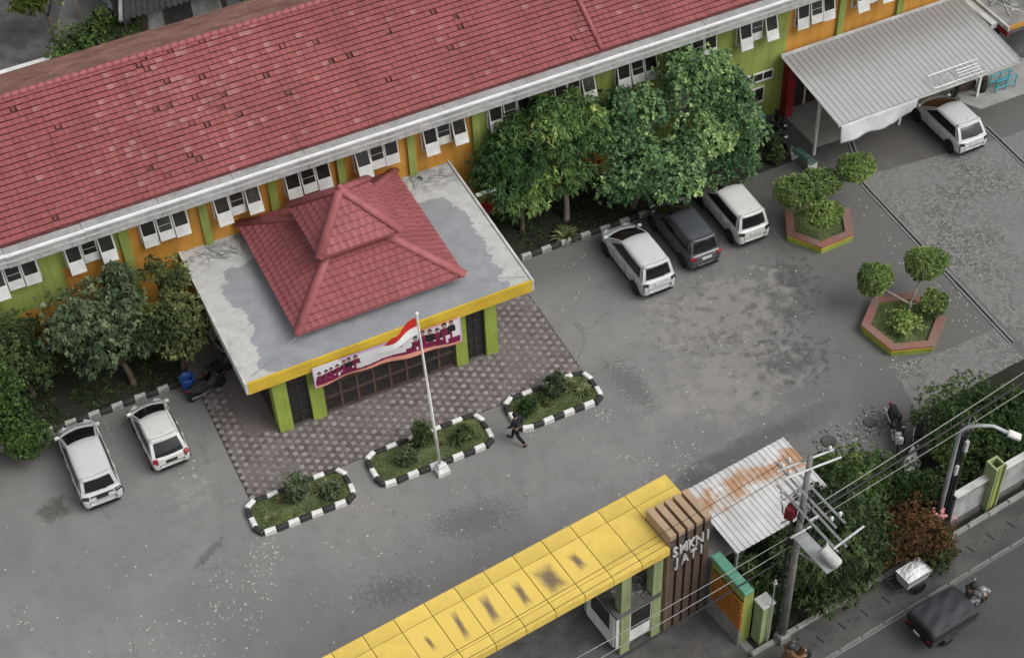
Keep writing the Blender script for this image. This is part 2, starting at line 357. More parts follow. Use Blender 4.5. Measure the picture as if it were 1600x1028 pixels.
def sheet(name, poly, z, mat, parent=None, cuts=0):
    mb = MB(); mb.add([(x, y, z) for x, y in poly], [tuple(range(len(poly)))]); return mb.build(name, mat, parent)
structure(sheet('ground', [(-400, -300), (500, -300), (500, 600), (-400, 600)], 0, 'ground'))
rp = lambda *st: [tuple(RF(a, b))[:2] for a, b in st]
road = structure(sheet('road', rp((-250, -60), (250, -60), (250, -4.17), (-250, -4.17)), .006, 'asphalt'))
structure(sheet('driveway', rp((-16, -4.2), (2.0, -4.2), (2.0, 3.2), (-16, 3.2)), .012, 'concdark'))  # darker concrete sheet under and in front of the gate
structure(sheet('paved_lot', [(37.25, 33.2), (60, 31.6), (60, 44.2), (44.6, 44.2), (37.25, 45.0)], .006, 'cobble'))
structure(sheet('paved_lot', [(31.9, 34.9), (31.2, 31.4), (36.0, 31.3), (36.85, 32.6), (36.85, 34.6), (34.2, 34.5)], .006, 'cobble'))
structure(sheet('planting_bed', [(-8, 47.2), (6.4, 47.2), (6.4, 50.5), (-8, 50.5)], .02, 'soil'))
structure(sheet('planting_bed', [(20.4, 47.3), (35.2, 47.3), (35.2, 50.5), (20.4, 50.5)], .02, 'soil'))
structure(sheet('planting_bed', rp((2.3, -2.5), (40, -2.5), (40, 2.0), (15.0, 2.6), (13.4, .9), (8.6, .7), (2.3, .6)), .02, 'soil'))

# pavement with kerb stones and slots
MT['kerbgrey'] = M('worn_kerb', (.20,.198,.19), (.12,.118,.114), 1.4, .8, .2, 25, .5)
pv = MB(); rbox(pv, 1.6, 60, -4.0, -2.58, 0, .10); rbox(pv, -60, -14, -4.0, -2.58, 0, .10)
pav = structure(pv.build('pavement', 'pavement'))
kb = MB().box((0, 0, 0), (.98, .10, .13), bev=.02).mesh('kerb_stone', 'kerbgrey')
kb2 = MB().box((0, 0, 0), (.98, .20, .24), bev=.03).mesh('kerb_stone', 'concrete')
sl = MB().box((0, 0, 0), (.05, .36, .008)).mesh('drain_slot', 'black'); dt = MB().lathe([(.03, 0), (.03, .008)], n=8).mesh('drain_hole', 'black')
for i in range(22):
    s = 2.2+i
    if s < 20:
        put('kerb_stone', kb, pav, RF(s, -4.05, .05+random.uniform(-.008, .008)), (0, 0, RA+random.uniform(-.006, .006)), world=False)
        put('kerb_stone', kb2, pav, RF(s+.3, -2.56, .10+random.uniform(-.02, .02)), (0, 0, RA+random.uniform(-.012, .012)), world=False)
        put('drain_slot', sl, pav, RF(s+.2, -3.35, .104), (0, 0, RA+.18), world=False)
        for k in (.33, .67): put('drain_hole', dt, pav, RF(s+.2+k, -3.3-.12*(k > .5), .10), world=False)

# lot edge drains
def drain(x0, y0, x1, y1, label):
    d = Vector((x1-x0, y1-y0, 0)); L = d.length; a = math.atan2(d.y, d.x)
    e = empty('drain_channel', (x0, y0, 0), label, 'drain')
    nrm = Vector((-d.y, d.x, 0))/L; n = int(L/1.2)
    sh = MB(); c = Vector(((x0+x1)/2, (y0+y1)/2, .009)); sh.box(c, (L, .09, .018), rz=a); sh.build('channel_floor', 'black', e)
    ed = MB().box((0, 0, 0), (L/n-.015, .09, .04), bev=.012).mesh('edge_stone', 'concrete')
    for i in range(n):
        p = Vector((x0, y0, .02))+d*((i+.5)/n)
        for q in (-1, 1): put('edge_stone', ed, e, p+nrm*.095*q+Vector((0, 0, random.uniform(-.012, .008))), (0, 0, a+random.uniform(-.01, .01)))
drain(37.1, 45.4, 36.95, 33.6, 'long narrow concrete drain running past the hexagonal planters')
drain(44.3, 45.2, 44.0, 33.0, 'concrete drain beside the car parked under the metal canopy')
drain(38.3, 47.4, 37.5, 45.2, 'short dark drain in front of the hanging white tarpaulin')

# hexagon paver apron ----------------------------------------------------
ap = structure(sheet('paved_apron', [(6.45, 40.15), (20.75, 40.15), (20.75, 47.1), (6.45, 47.1)], .008, 'mortar'))
def hexmesh(r, h):
    b = r*.86; vs = [(r*math.cos(PI/6+k*PI/3), r*math.sin(PI/6+k*PI/3), -h) for k in range(6)]
    vs += [(r*math.cos(PI/6+k*PI/3), r*math.sin(PI/6+k*PI/3), -.012) for k in range(6)]+[(b*math.cos(PI/6+k*PI/3), b*math.sin(PI/6+k*PI/3), 0) for k in range(6)]
    fs = [(12, 13, 14, 15, 16, 17)]+[(6+i, 6+(i+1)%6, 12+(i+1)%6, 12+i) for i in range(6)]+[(i, (i+1)%6, 6+(i+1)%6, 6+i) for i in range(6)]
    return vs, fs
def join_instances(name, mat, vs, fs, mats, tints, parent):
    V = np.array([(*v, 1) for v in vs]); n = len(vs); allv = np.concatenate([(V @ np.array(m).T)[:, :3] for m in mats])
    o = ORG.get(parent)
    if o is not None: allv = allv-np.array(o)
    F = [tuple(i+k*n for i in f) for k in range(len(mats)) for f in fs]
    me = bpy.data.meshes.new(name); me.from_pydata(allv.tolist(), [], F); me.materials.append(MT[mat])
    a = me.attributes.new('tint', 'FLOAT', 'FACE'); a.data.foreach_set('value', np.repeat(tints, len(fs)).astype(np.float32)); me.update()
    ob = bpy.data.objects.new(name, me); C.objects.link(ob); ob.parent = parent; ob['kind'] = 'stuff'; return ob
def split_pieces(name, rest, mat, vs, fs, items, parent, nmax=300, levels=10):
    """items: (matrix, tint); the nmax nearest the camera become own objects, the rest one joined part"""
    items = sorted(items, key=lambda q: (Vector(q[0].translation)-Vector(CAM)).length)
    var = {}
    off = ORG.get(parent) or Vector((0, 0, 0))
    for m, t in items[:nmax]:
        k = round(t*levels)/levels
        if k not in var:
            mb = MB(); mb.add(vs, fs, k); var[k] = mb.mesh(name, mat)
        o = bpy.data.objects.new(name, var[k]); C.objects.link(o); o.parent = parent
        o.matrix_local = Matrix.Translation(-off) @ m
    if len(items) > nmax:
        join_instances(rest, mat, vs, fs, [m for m, _ in items[nmax:]], [t for _, t in items[nmax:]], parent)
a = .212; hv, hf = hexmesh(a/math.sqrt(3)*.965, .03); its = []
j = 0; y = 40.28
from mathutils import noise as mn
while y < 47.0:
    i = 0; x = 6.58+(a/2 if j % 2 else 0)
    while x < 20.68:
        if not (8.75 < x < 18.15 and y > 42.88):
            wear = mn.noise(Vector((x*.45, y*.45, 3.1)))+.35*mn.noise(Vector((x*1.6, y*1.6, 9)))
            light = ((i-j//2+2*j) % 3 == 0)
            t = .80 if light else .22+.18*(random.random() < .4)
            if wear > .22: t = .5*t+.34
            t = max(0, min(1, t+random.gauss(0, .07)))
            if x < 8.6 and y > 43.2 and x > 7.5: t = .5+random.gauss(0, .05)
            its.append((Matrix.Translation((x, y, .034+random.gauss(0, .003))) @ Matrix.Rotation(random.gauss(0, .012), 4, 'X'), t))
        i += 1; x += a
    j += 1; y += a*math.sqrt(3)/2
split_pieces('paver', 'hex_pavers', 'hex', hv, hf, its, ap)

# pale flakes, chips and leaf litter lying on the yard --------------------
lm = MB()
def flakes(cx, cy, sx, sy, n, ang=0., smin=.02, smax=.062):
    for _ in range(n):
        u, v = random.gauss(0, sx), random.gauss(0, sy); c, s = math.cos(R(ang)), math.sin(R(ang))
        x, y = cx+u*c-v*s, cy+u*s+v*c; r = random.uniform(smin, smax); k = random.randint(4, 6); a0 = random.random()*6; e = random.uniform(.35, 1)
        an = random.random()*PI; pts = []
        for q in range(k):
            th = a0+q*2*PI/k; rr = r*random.uniform(.6, 1.1); px, py = rr*math.cos(th), rr*e*math.sin(th)
            pts.append((x+px*math.cos(an)-py*math.sin(an), y+px*math.sin(an)+py*math.cos(an), .008+random.random()*.012))
        lm.add(pts, [tuple(range(k))], random.uniform(.65, 1.))
for q in ((6.3,37.6,.25,.3,45,0),(5.3,36.6,1.1,.35,90,60),(3.7,36.1,1.2,.4,60,55),(1.7,36.1,.9,.5,25,20),(-3.1,39.0,.7,.3,22,0),(22.1,34.3,.8,.35,45,50),(20.3,37.8,.3,.15,22,-30),
          (20.8,35.0,.6,.12,22,-40),(10.1,38.0,.3,.2,10,0),(18.1,38.6,.5,.3,10,0),(24.5,36.5,3,2.4,70,0),(28.5,40.5,2.8,2.4,55,0),(32.4,35.6,1.2,1.2,40,0),(36.2,40.2,.3,2.6,60,0),(36.4,36.2,.35,1.2,40,0),
          (23.6,46.1,.06,.9,10,-75),(21.6,43.8,.1,1.2,10,-60),(7,35,4,2,60,0),(12,36.2,4,1.5,50,0),(1,40,3,2,40,0),(29.3,32.6,.7,.35,60,0),(28,32.2,1,.3,50,6),(4.9,42.3,.3,.5,26,30),(15,34.5,4,1.5,50,0)):
    flakes(*q)
tf = NT('pale_flakes'); tf.fin(tf.mix(tf.attr('tint'), (.24,.225,.20), (.47,.46,.43)), .8)
MT['flake'] = tf.m
o = lm.build('litter_flakes', 'flake'); tag(o, 'pale chips and leaf litter scattered over the grey yard', 'litter', kind='stuff')
# dark leaves / pebbles
lm = MB(); 
for q in ((26.5,39.5,4.5,3.5,90,0,.02,.06),(6,37,5,3,40,0,.015,.04),(28.4,32.3,1.2,.35,80,6.4,.03,.08),(14,35.4,2,1,60,0,.02,.05),(22.2,38.7,.5,1,40,0,.02,.04),(4,48.5,3,1,80,0,.03,.08),(26,48.6,4,.9,120,0,.03,.08)): flakes(*q)
tf = NT('dark_litter'); tf.fin(tf.mix(tf.attr('tint'), (.03,.03,.025), (.085,.08,.065)), .85); MT['dlitter'] = tf.m
tag(lm.build('dark_litter', 'dlitter'), 'dark leaf scraps and pebbles strewn on the ground', 'litter', kind='stuff')

# painted parking bay lines
def line(x, y0, y1, lab, w=.05):
    mb = MB(); mb.box((x, (y0+y1)/2, .005), (w, y1-y0, .006), rz=R(random.uniform(-1, 1)))
    thing1(mb.build('parking_line', 'paintworn'), lab, 'parking line', 'painted parking bay lines')
def wornpaint():
    t = NT('worn_line_paint'); k = t.rng(t.noise(5, 6, .7), .42, .66)
    return t.fin(t.mix(k, (.15,.148,.142), (.29,.288,.28)), .8)
MT['paintworn'] = wornpaint()
line(2.62, 42.7, 46.6, 'worn white bay line between the two cars left of the porch'); line(.2, 42.9, 45.2, 'worn white bay line left of the leftmost white car')
line(26.88, 42.5, 46.6, 'worn white bay line between white car and dark grey car'); line(29.3, 42.9, 46.8, 'worn white bay line right of the dark grey car')
line(31.95, 42.6, 46.8, 'worn white bay line beside the first hexagonal planter')

# bed kerbs along the building: alternating black and white stones
kw = MB().box((0, 0, 0), (.46, .2, .26), bev=.03).mesh('kerb_stone', 'kdirty'); kk = MB().box((0, 0, 0), (.46, .19, .24), bev=.03).mesh('kerb_stone', 'kblack')
def bed_kerb(x0, x1, y, lab):
    e = empty('striped_kerb', (x0, y, 0), lab, 'kerb'); n = int((x1-x0)/.48)
    for i in range(n):
        put('kerb_stone', kw if i % 2 else kk, e, (x0+.24+i*.48, y+random.gauss(0, .012), .125+random.gauss(0, .01)), (0, random.gauss(0, .02), random.gauss(0, .02)))
bed_kerb(-3.2, 6.6, 47.1, 'black and white striped kerb in front of the two left cars')
bed_kerb(20.9, 32.4, 47.25, 'black and white striped kerb under the trees right of the porch')
# ------------------------------------------------------------------ the long school building
B = empty('school_building', (18, 55, 0), 'long two-storey lime and orange school block with red tiled roof', 'building')
WY = 50.6
def wall(x0, x1, z0, z1, mat, y=WY, name='wall'): MB().b2(x0, x1, y, y+.22, z0, z1).build(name, mat, B)
wall(-8, 5.9, 3.3, 6.9, 'lime'); wall(5.9, 20.8, .9, 6.9, 'orange'); wall(20.8, 24.2, .9, 6.9, 'lime'); wall(24.2, 27.0, 3.3, 6.9, 'lime')
wall(27.0, 36.5, .0, 6.9, 'lime'); wall(36.5, 53, .0, 6.9, 'orange')
wall(-8, -.2, .9, 3.3, 'orange'); wall(-.2, 1.0, .9, 3.3, 'lime'); wall(1.0, 5.9, .9, 3.3, 'orange'); wall(24.2, 27.0, .9, 3.3, 'orange')
for x0, x1 in ((3.05, 5.86),): MB().b2(x0, x1, WY-.012, WY-.002, 3.2, 4.86).build('paint_panel', 'orange', B)
for x0, x1 in ((21.1, 23.4),): MB().b2(x0, x1, WY-.012, WY-.002, .95, 2.4).build('paint_panel', 'orange', B)
MB().b2(-8, 9, WY-.06, WY+.22, 0, .9).build('plinth', 'slatdark', B); MB().b2(9, 27.0, WY-.06, WY+.22, 0, .9).build('plinth', 'red', B)
MB().b2(36.5, 36.9, WY-.5, WY-.003, 0, 3.3).build('pier', 'red', B)
for x in (8.95, 14.9, 18.02, 21.0, 24.0, 39.3, 42.6, 5.65, 11.9):
    MB().b2(x-.17, x+.17, WY-.14, WY-.002, .9, 6.85).build('pilaster', 'lime', B)
MB().b2(-8, 53, 51, 60.0, 0, 6.9).build('core', 'concrete', B)
MT['curtain'] = M('dim_curtained_pane', (.06,.055,.048), (.03,.028,.026), 6, .25, 0, 20, .3, .5)
# windows: three outward-tilted casements per bay
def window_meshes(var):
    fr = MB(); W = 1.98; z0, z1 = 0, 1.35
    for x in (0, .655, 1.31, 1.965): fr.b2(x-.03, x+.03, -.05, .03, z0, z1)
    fr.b2(0, W, -.05, .03, z1-.05, z1+.02); fr.b2(0, W, -.07, .03, z0-.04, z0+.02)
    pn, pl = [], []
    for i in range(3):
        tl = (-.30, -.20, -.28)[i]+(0, .14, -.06, .05, -.1)[(var*2+i) % 5]; dz = (-.10, .06, -.02)[i]
        m = Matrix.Translation((.655*i+.022, -.06, 1.34)) @ Matrix.Rotation(tl, 4, 'X')
        w = .61
        a = MB(); a.add([m @ Vector(p) for p in ((.045, -.036, -.88), (w-.045, -.036, -.88), (w-.045, -.036, -.05), (.045, -.036, -.05))], [(0, 1, 2, 3)]); pn.append(a)
        b = MB()
        def bb(x0, x1, zz0, zz1, y0=-.03, y1=.03):
            q = [m @ Vector(p) for p in ((x0,y0,zz0),(x1,y0,zz0),(x1,y1,zz0),(x0,y1,zz0),(x0,y0,zz1),(x1,y0,zz1),(x1,y1,zz1),(x0,y1,zz1))]
            b.add(q, [(3,2,1,0),(4,5,6,7),(0,1,5,4),(1,2,6,5),(2,3,7,6),(3,0,4,7)])
        bb(0, .05, -1.35+dz, -.02); bb(w-.05, w, -1.35+dz, -.02); bb(.05, w-.05, -.06, -.02); bb(.05, w-.05, -1.35+dz, -.88, -.028, .026); pl.append(b)
        if i == 1:
            for k in range(1): bb(.05, w-.05, -.62+.2*k, -.605+.2*k, -.044, -.037)
    return fr.mesh('window', 'white'), [p.mesh('pane', ('pane', 'pane', 'curtain')[(var+q*2) % 3] if var in (1, 3) else 'pane') for q, p in enumerate(pn)], [p.mesh('sash', 'white') for p in pl]
WV = [window_meshes(q) for q in range(5)]
for k in range(-2, 16):
    x = 3.31+3.045*k-.02
    if 22.5 < x < 26: pass
    wf, wp, ws = WV[(k*3) % 5]
    o = put('window', wf, B, (x, WY-.035, 4.86)); ORG[o] = None
    for i in range(3):
        put('pane', wp[i], o, (0, 0, 0), world=False); put('sash', ws[i], o, (0, 0, 0), (0, 0, 0), world=False)
# ground-floor strip windows at the lime end
for (x, z, h) in ((34.3, 2.35, .4), (33.9, 1.15, .75), (31.0, 1.2, .8), (28.0, 1.2, .8)):
    f = MB(); f.b2(x, x+1.6, WY-.05, WY-.002, z-.08, z+.0); f.b2(x, x+1.6, WY-.05, WY-.002, z+h, z+h+.07)
    for q in range(4): f.b2(x+q*.52, x+q*.52+.05, WY-.05, WY-.002, z, z+h)
    fo = f.build('window', 'white', B); MB().b2(x+.05, x+1.56, WY-.02, WY-.004, z+.002, z+h-.002).build('pane', 'pane', fo)
MB().b2(26.2, 33.0, 49.2, WY-.003, 3.25, 3.35).build('ledge', 'offwhite', B); MB().b2(20.0, 20.9, 48.5, 48.62, 3.2, 3.32).build('bracket', 'offwhite', B)
MB().b2(32.8, 33.0, 49.2, 49.35, 2.6, 3.25).build('bracket', 'offwhite', B)
# gutter
gm = MB(); gm.b2(0, 3.03, 49.60, 50.35, 7.16, 7.26); gm.b2(0, 3.03, 49.50, 49.60, 6.72, 7.27); gm.b2(0, 3.03, 49.60, 50.55, 6.72, 6.80)
gme = gm.mesh('gutter_section', 'gutter')
lpm = MB().b2(0, 3.045, 49.46, 49.56, 7.272, 7.36).mesh('gutter_lip', 'lip'); stm = MB().b2(0, 3.045, 49.475, 49.497, 6.98, 7.04).mesh('gutter_band', 'offwhite')
for k in range(20):
    o = put('gutter_section', gme, B, (-8+3.045*k, 0, random.gauss(0, .008))); 
    put('gutter_lip', lpm, o, (0, 0, 0), world=False); put('gutter_band', stm, o, (0, 0, 0), world=False)
# roof
EYE, EZ, RY, RZ = 50.08, 7.42, 55.15, 10.18
sl_ = math.atan2(RZ-EZ, RY-EYE); LN = math.hypot(RZ-EZ, RY-EYE)
ro = MB(); ro.add([(-9, EYE, EZ-.06), (53, EYE, EZ-.06), (53, RY, RZ-.06), (-9, RY, RZ-.06), (-9, EYE+.0, EZ-.25), (53, EYE, EZ-.25)], [(0, 1, 2, 3), (4, 5, 1, 0)])
roof = ro.build('roof', 'underlay', B)
bk = MB(); bk.grid(lambda u, v: (-9+62*u, RY+4.75*v, RZ+.05-2.35*v+.03*math.sin(u*90)*math.sin(v*9)), 120, 14); bk.build('weathered_slope', 'backslope', B)
def tile_geo(w, l, h=.075, n=4, amp=.007, gap=.87):
    vs = []; 
    for i in range(n+1):
        x = -w/2+w*i/n; z = amp*math.cos(2*PI*i/n)
        vs += [(x, 0, z-.03), (x, 0, z+h*.6), (x, l*gap, z+.006)]
    fs = []
    for i in range(n):
        a, b = 3*i, 3*i+3; fs += [(a, b, b+1, a+1), (a+1, b+1, b+2, a+2)]
    return vs, fs
tw, rows = .27, 23; ex = LN/rows; tv, tfc = tile_geo(tw*.985, ex); its = []
Rm = Matrix.Rotation(sl_, 4, 'X')
for r_ in range(rows):
    y = EYE+(RY-EYE)*r_/rows; z = EZ+(RZ-EZ)*r_/rows
    ofs = random.uniform(-.02, .02)
    x = -5.0+ofs
    xmax = 39.5-r_*.80
    while x < xmax:
        rr = random.random(); t = .5+random.gauss(0, .03)
        m = Matrix.Identity(4)
        blot = math.exp(-((x-11)/5)**2-((y-53.2)/1.6)**2)+.6*math.exp(-((x-9)/3)**2-((y-51)/1.2)**2)
        t += .05*mn.noise(Vector((x*.5, y*.9, 2)))+.08*blot; z_ = .022*mn.noise(Vector((x*.35, y*.8, 7)))
        if rr < .002: x += tw; continue
        if rr < .010+.035*blot: t = random.uniform(.15, .38); m = Matrix.Translation((random.gauss(0, .02), .06*random.random(), -.02)) @ Matrix.Scale(random.uniform(.35, .8), 4, (1, 0, 0))
        elif random.random() < .03+.25*blot: t = random.uniform(.56, .8)
        its.append((Matrix.Translation((x+random.gauss(0, .005), y+.012*mn.noise(Vector((x*.6, y*3, 4))), z+z_+random.gauss(0, .005))) @ Rm @ m, t)); x += tw
split_pieces('tile', 'roof_tiles', 'tile', tv, tfc, [q for q in its], roof)
rc = MB(); rc.tube([(-.18, 0, 0), (.18, 0, .012)], .13, 8); rcm = rc.mesh('ridge_tile', 'ridge', True)
for i in range(76): put('ridge_tile', rcm, roof, (-4.9+i*.34, RY, RZ-.03), (0, 0, random.gauss(0, .01)))
v0, v1 = Vector((26.75, EYE-.03, EZ+.05)), Vector((26.75, RY, RZ+.05)); mb = MB(); mb.tube([v0, v1], .11, 8); mb.build('verge_cap', 'ridge', B, True)

# ------------------------------------------------------------------ entrance porch
E_ = empty('entrance_porch', (13.7, 46.5, 0), 'entrance porch with flat slab and two-tier red pyramid roof', 'porch')
def slabmat():
    t = NT('patchy_slab'); P = t.co(); sx = t.n('SeparateXYZ'); t.l(P, sx.inputs[0])
    ax = t.math('ABSOLUTE', t.math('SUBTRACT', sx.outputs[0], .15)); nz = t.noise(.55, 6, .6); n2 = t.noise(1.8, 6, .65)
    d = t.math('ADD', ax, t.math('MULTIPLY', t.math('SUBTRACT', nz, .5), 3.6)); d = t.math('ADD', d, t.math('MULTIPLY', t.math('SUBTRACT', n2, .5), 1.0))
    d2 = t.math('ADD', sx.outputs[1], t.math('MULTIPLY', t.math('SUBTRACT', nz, .5), 2.4))
    k = t.math('MULTIPLY', t.rng(d, 4.92, 4.96, 1, 0), t.rng(d2, 2.1, 2.14, 1, 0))
    c = t.mix(t.rng(n2, .3, .7), (.48,.48,.465), (.40,.40,.39))
    c = t.mix(t.rng(t.noise(3, 7, .7), .54, .70, 0, .5), c, (.24,.235,.22))
    c = t.mix(k, c, t.mix(t.rng(n2, .3, .7), (.285,.295,.31), (.23,.24,.255)))
    v = t.n('TexVoronoi', feature='DISTANCE_TO_EDGE'); v.inputs['Scale'].default_value = .42; nn = t.n('TexNoise'); nn.inputs['Scale'].default_value = 1.5; t.l(P, nn.inputs['Vector'])
    va = t.n('VectorMath', operation='ADD'); t.l(P, va.inputs[0]); t.l(nn.outputs['Color'], va.inputs[1]); t.l(va.outputs[0], v.inputs['Vector'])
    c = t.mix(t.rng(v.outputs['Distance'], 0, .008, .5, 0), c, (.17,.165,.155))
    c = t.mix(t.math('MULTIPLY', t.rng(sx.outputs[1], 2.0, 3.6), t.rng(t.noise(2.2, 7, .7), .44, .62, 0, .75)), c, (.15,.15,.145))
    t.bump(t.noise(30, 5), .2, .02); return t.fin(c, .75, .3)
MT['slab'] = slabmat()
MB().b2(7.72, 19.62, 42.55, WY-.003, 3.30, 3.70).build('slab', 'slab', E_)
MB().b2(7.70, 19.64, 42.45, 42.546, 3.16, 3.735).build('fascia', 'yellowp', E_)
MB().b2(7.62, 7.717, 42.45, WY-.003, 3.2, 3.76).build('slab_rim', 'offwhite', E_); MB().b2(19.625, 19.72, 42.45, WY-.003, 3.2, 3.76).build('slab_rim', 'offwhite', E_)
for a, b in ((8.67, 9.24), (10.09, 10.65), (16.33, 16.83), (17.66, 18.18)):
    MB().b2(a, b, 42.80, 43.35, .0, 3.298).build('column', 'limep', E_)
MB().b2(8.72, 18.14, 43.42, 43.6, .05, .32).build('sill', 'wood', E_)
MB().b2(8.70, 8.86, 43.4, WY, .0, 3.298).build('wall', 'wood', E_); MB().b2(17.98, 18.16, 43.4, WY, .0, 3.298).build('wall', 'wood', E_)
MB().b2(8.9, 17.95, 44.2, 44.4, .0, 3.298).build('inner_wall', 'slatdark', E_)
MB().b2(8.66, 18.2, 42.86, 44.2, .0, .045).build('step', 'concdark', E_)
# glazed lattice between the columns: each bar and each pane its own piece
def lattice(x0, x1, y, z0, z1, nx, nz, bar, barm, panem):
    dx, dz = (x1-x0)/nx, (z1-z0)/nz
    vb = MB().b2(-bar/2, bar/2, -.05, .05, z0, z1).mesh('mullion', barm); hb = MB().b2(0, x1-x0, -.04, .04, -bar/2, bar/2).mesh('transom', barm)
    pm = MB().b2(bar/2, dx-bar/2, -.012, .012, bar/2, dz-bar/2).mesh('pane', panem)
    for i in range(nx+1): put('mullion', vb, E_, (x0+dx*i, y, 0))
    for j in range(nz+1): put('transom', hb, E_, (x0, y, z0+dz*j))
    for i in range(nx):
        for j in range(nz): put('pane', pm, E_, (x0+dx*i, y, z0+dz*j), (random.gauss(0, .01), 0, random.gauss(0, .01)))
MT['mull'] = M('brown_mullion', (.105,.068,.055), (.08,.05,.042), 3, .5)
lattice(10.68, 16.30, 42.98, .10, 3.18, 8, 4, .11, 'mull', 'pane')
lattice(9.27, 10.06, 43.0, .1, 3.2, 2, 6, .05, 'darkmetal', 'pane'); lattice(16.86, 17.63, 43.0, .1, 3.2, 2, 6, .05, 'darkmetal', 'pane')
# two-tier roof
cx, cy = 13.70, 47.02
def tier(half, z0, top_half, z1, rw, name, piece_rows, over):
    base = MB(); h, t_ = half-.03, top_half
    base.add([(cx-h, cy-h, z0-.05), (cx+h, cy-h, z0-.05), (cx+h, cy+h, z0-.05), (cx-h, cy+h, z0-.05), (cx-t_, cy-t_, z1-.06), (cx+t_, cy-t_, z1-.06), (cx+t_, cy+t_, z1-.06), (cx-t_, cy+t_, z1-.06)],
             [(0, 1, 5, 4), (1, 2, 6, 5), (2, 3, 7, 6), (3, 0, 4, 7), (4, 5, 6, 7), (3, 2, 1, 0)])
    ob = base.build(name, 'underlay', E_)
    sa = math.atan2(z1-z0, half-top_half); L = math.hypot(z1-z0, half-top_half); ex = L/rw; out = []
    for f in range(4):
        Fm = Matrix.Translation((cx, cy, 0)) @ Matrix.Rotation(f*PI/2, 4, 'Z')
        for r_ in range(rw):
            q = r_/rw; hw = half+(top_half-half)*(q+.25/rw); n = max(1, round(2*hw/.30)); w_ = 2*hw/n
            for i in range(n):
                p = Matrix.Translation((-hw+w_*(i+.5), -(half+(top_half-half)*q), z0+(z1-z0)*q+random.gauss(0, .003)))
                out.append((Fm @ p @ Matrix.Rotation(sa, 4, 'X') @ Matrix.Scale(w_/.30, 4, (1, 0, 0)) @ Matrix.Rotation(random.gauss(0, .012), 4, 'Z'), .5+random.gauss(0, .06)))
    tv_, tf_ = tile_geo(.292, ex, .085, 4, .012, .97)
    split_pieces('tile', 'roof_tiles', 'tile2', tv_, tf_, out, ob, piece_rows)
    for sx in (-1, 1):
        for sy in (-1, 1):
            a = Vector((cx+sx*(half+.05), cy+sy*(half+.05), z0+.02)); b = Vector((cx+sx*top_half, cy+sy*top_half, z1+.05))
            d = b-a; nseg = 1; side = Vector((-sy*sx, 1, 0)).normalized(); side = Vector((d.y, -d.x, 0)).normalized(); up = side.cross(d).normalized()
            if up.z < 0: up = -up
            mb = MB(); k = .19; prof = [(-k, -.05), (-k*.85, .045), (0, .085), (k*.85, .045), (k, -.05)]
            L_ = d.length/nseg; dn = d.normalized()
            for g in range(nseg):
                p0, p1 = a+dn*(L_*g), a+dn*(L_*(g+1)+.02)
                vs = [p0+side*u+up*(v+.012) for u, v in prof]+[p1+side*u*.96+up*v for u, v in prof]
                mb.add(vs, [(i, i+1, 6+i, 5+i) for i in range(4)]+[(4, 3, 2, 1, 0)])
            mb.build('hip_cap', 'ridge', ob, True)
    eb = MB()
    for f in range(4):
        m = Matrix.Translation((cx, cy, 0)) @ Matrix.Rotation(f*PI/2, 4, 'Z')
        eb.add([m @ Vector(p) for p in ((-h, -h-.015, z0-.13), (h, -h-.015, z0-.13), (h, -h-.015, z0-.0), (-h, -h-.015, z0))], [(0, 1, 2, 3)])
    eb.build('eave_board', 'ridge', ob)
    return ob
MB().b2(cx-2.9, cx+2.9, cy-2.9, cy+2.9, 3.702, 4.15).build('roof_base', 'concrete', E_)
tier(3.5, 4.27, 1.30, 5.48, 9, 'skirt_roof', 230, .1); tier(1.70, 5.95, .05, 7.40, 7, 'cap_roof', 70, .1)
MB().b2(cx-1.28, cx+1.28, cy-1.28, cy+1.28, 5.40, 5.90).build('roof_neck', 'ridge', E_)
mb = MB(); mb.lathe([(.1, 7.3), (.16, 7.4), (.12, 7.5), (.15, 7.56), (.05, 7.66), (.01, 7.7)], (cx, cy, 0), 10); mb.build('finial', 'ridge', E_, True)
for a, b in (((10.2, 43.5, 4.2), (8.0, 42.75, 3.78)), ((17.2, 43.5, 4.25), (19.5, 42.75, 3.78))): MB().tube([a, ((a[0]+b[0])/2, (a[1]+b[1])/2, (a[2]+b[2])/2-.12), b], .016, 5).build('guy_wire', 'wire', E_)
# cable heap on the slab beside the wall
mb = MB()
for k in range(7):
    p = [Vector((8.2+random.random()*1.8, 49.3+random.random()*1.1, 3.73)) for _ in range(6)]; mb.tube(p, .012, 5)
thing1(mb.build('loose_cables', 'steel'), 'tangle of grey cables lying on the porch slab by the wall, left end', 'cables')
mb = MB()
for k in range(6):
    p = [Vector((17.6+random.random()*1.7, 49.6+random.random()*.9, 3.73)) for _ in range(6)]; mb.tube(p, .012, 5)
mb.box((18.4, 50.2, 3.80), (.5, .25, .18), rz=.4)
thing1(mb.build('loose_cables', 'steel'), 'tangle of grey cables lying on the porch slab by the wall, right end', 'cables')

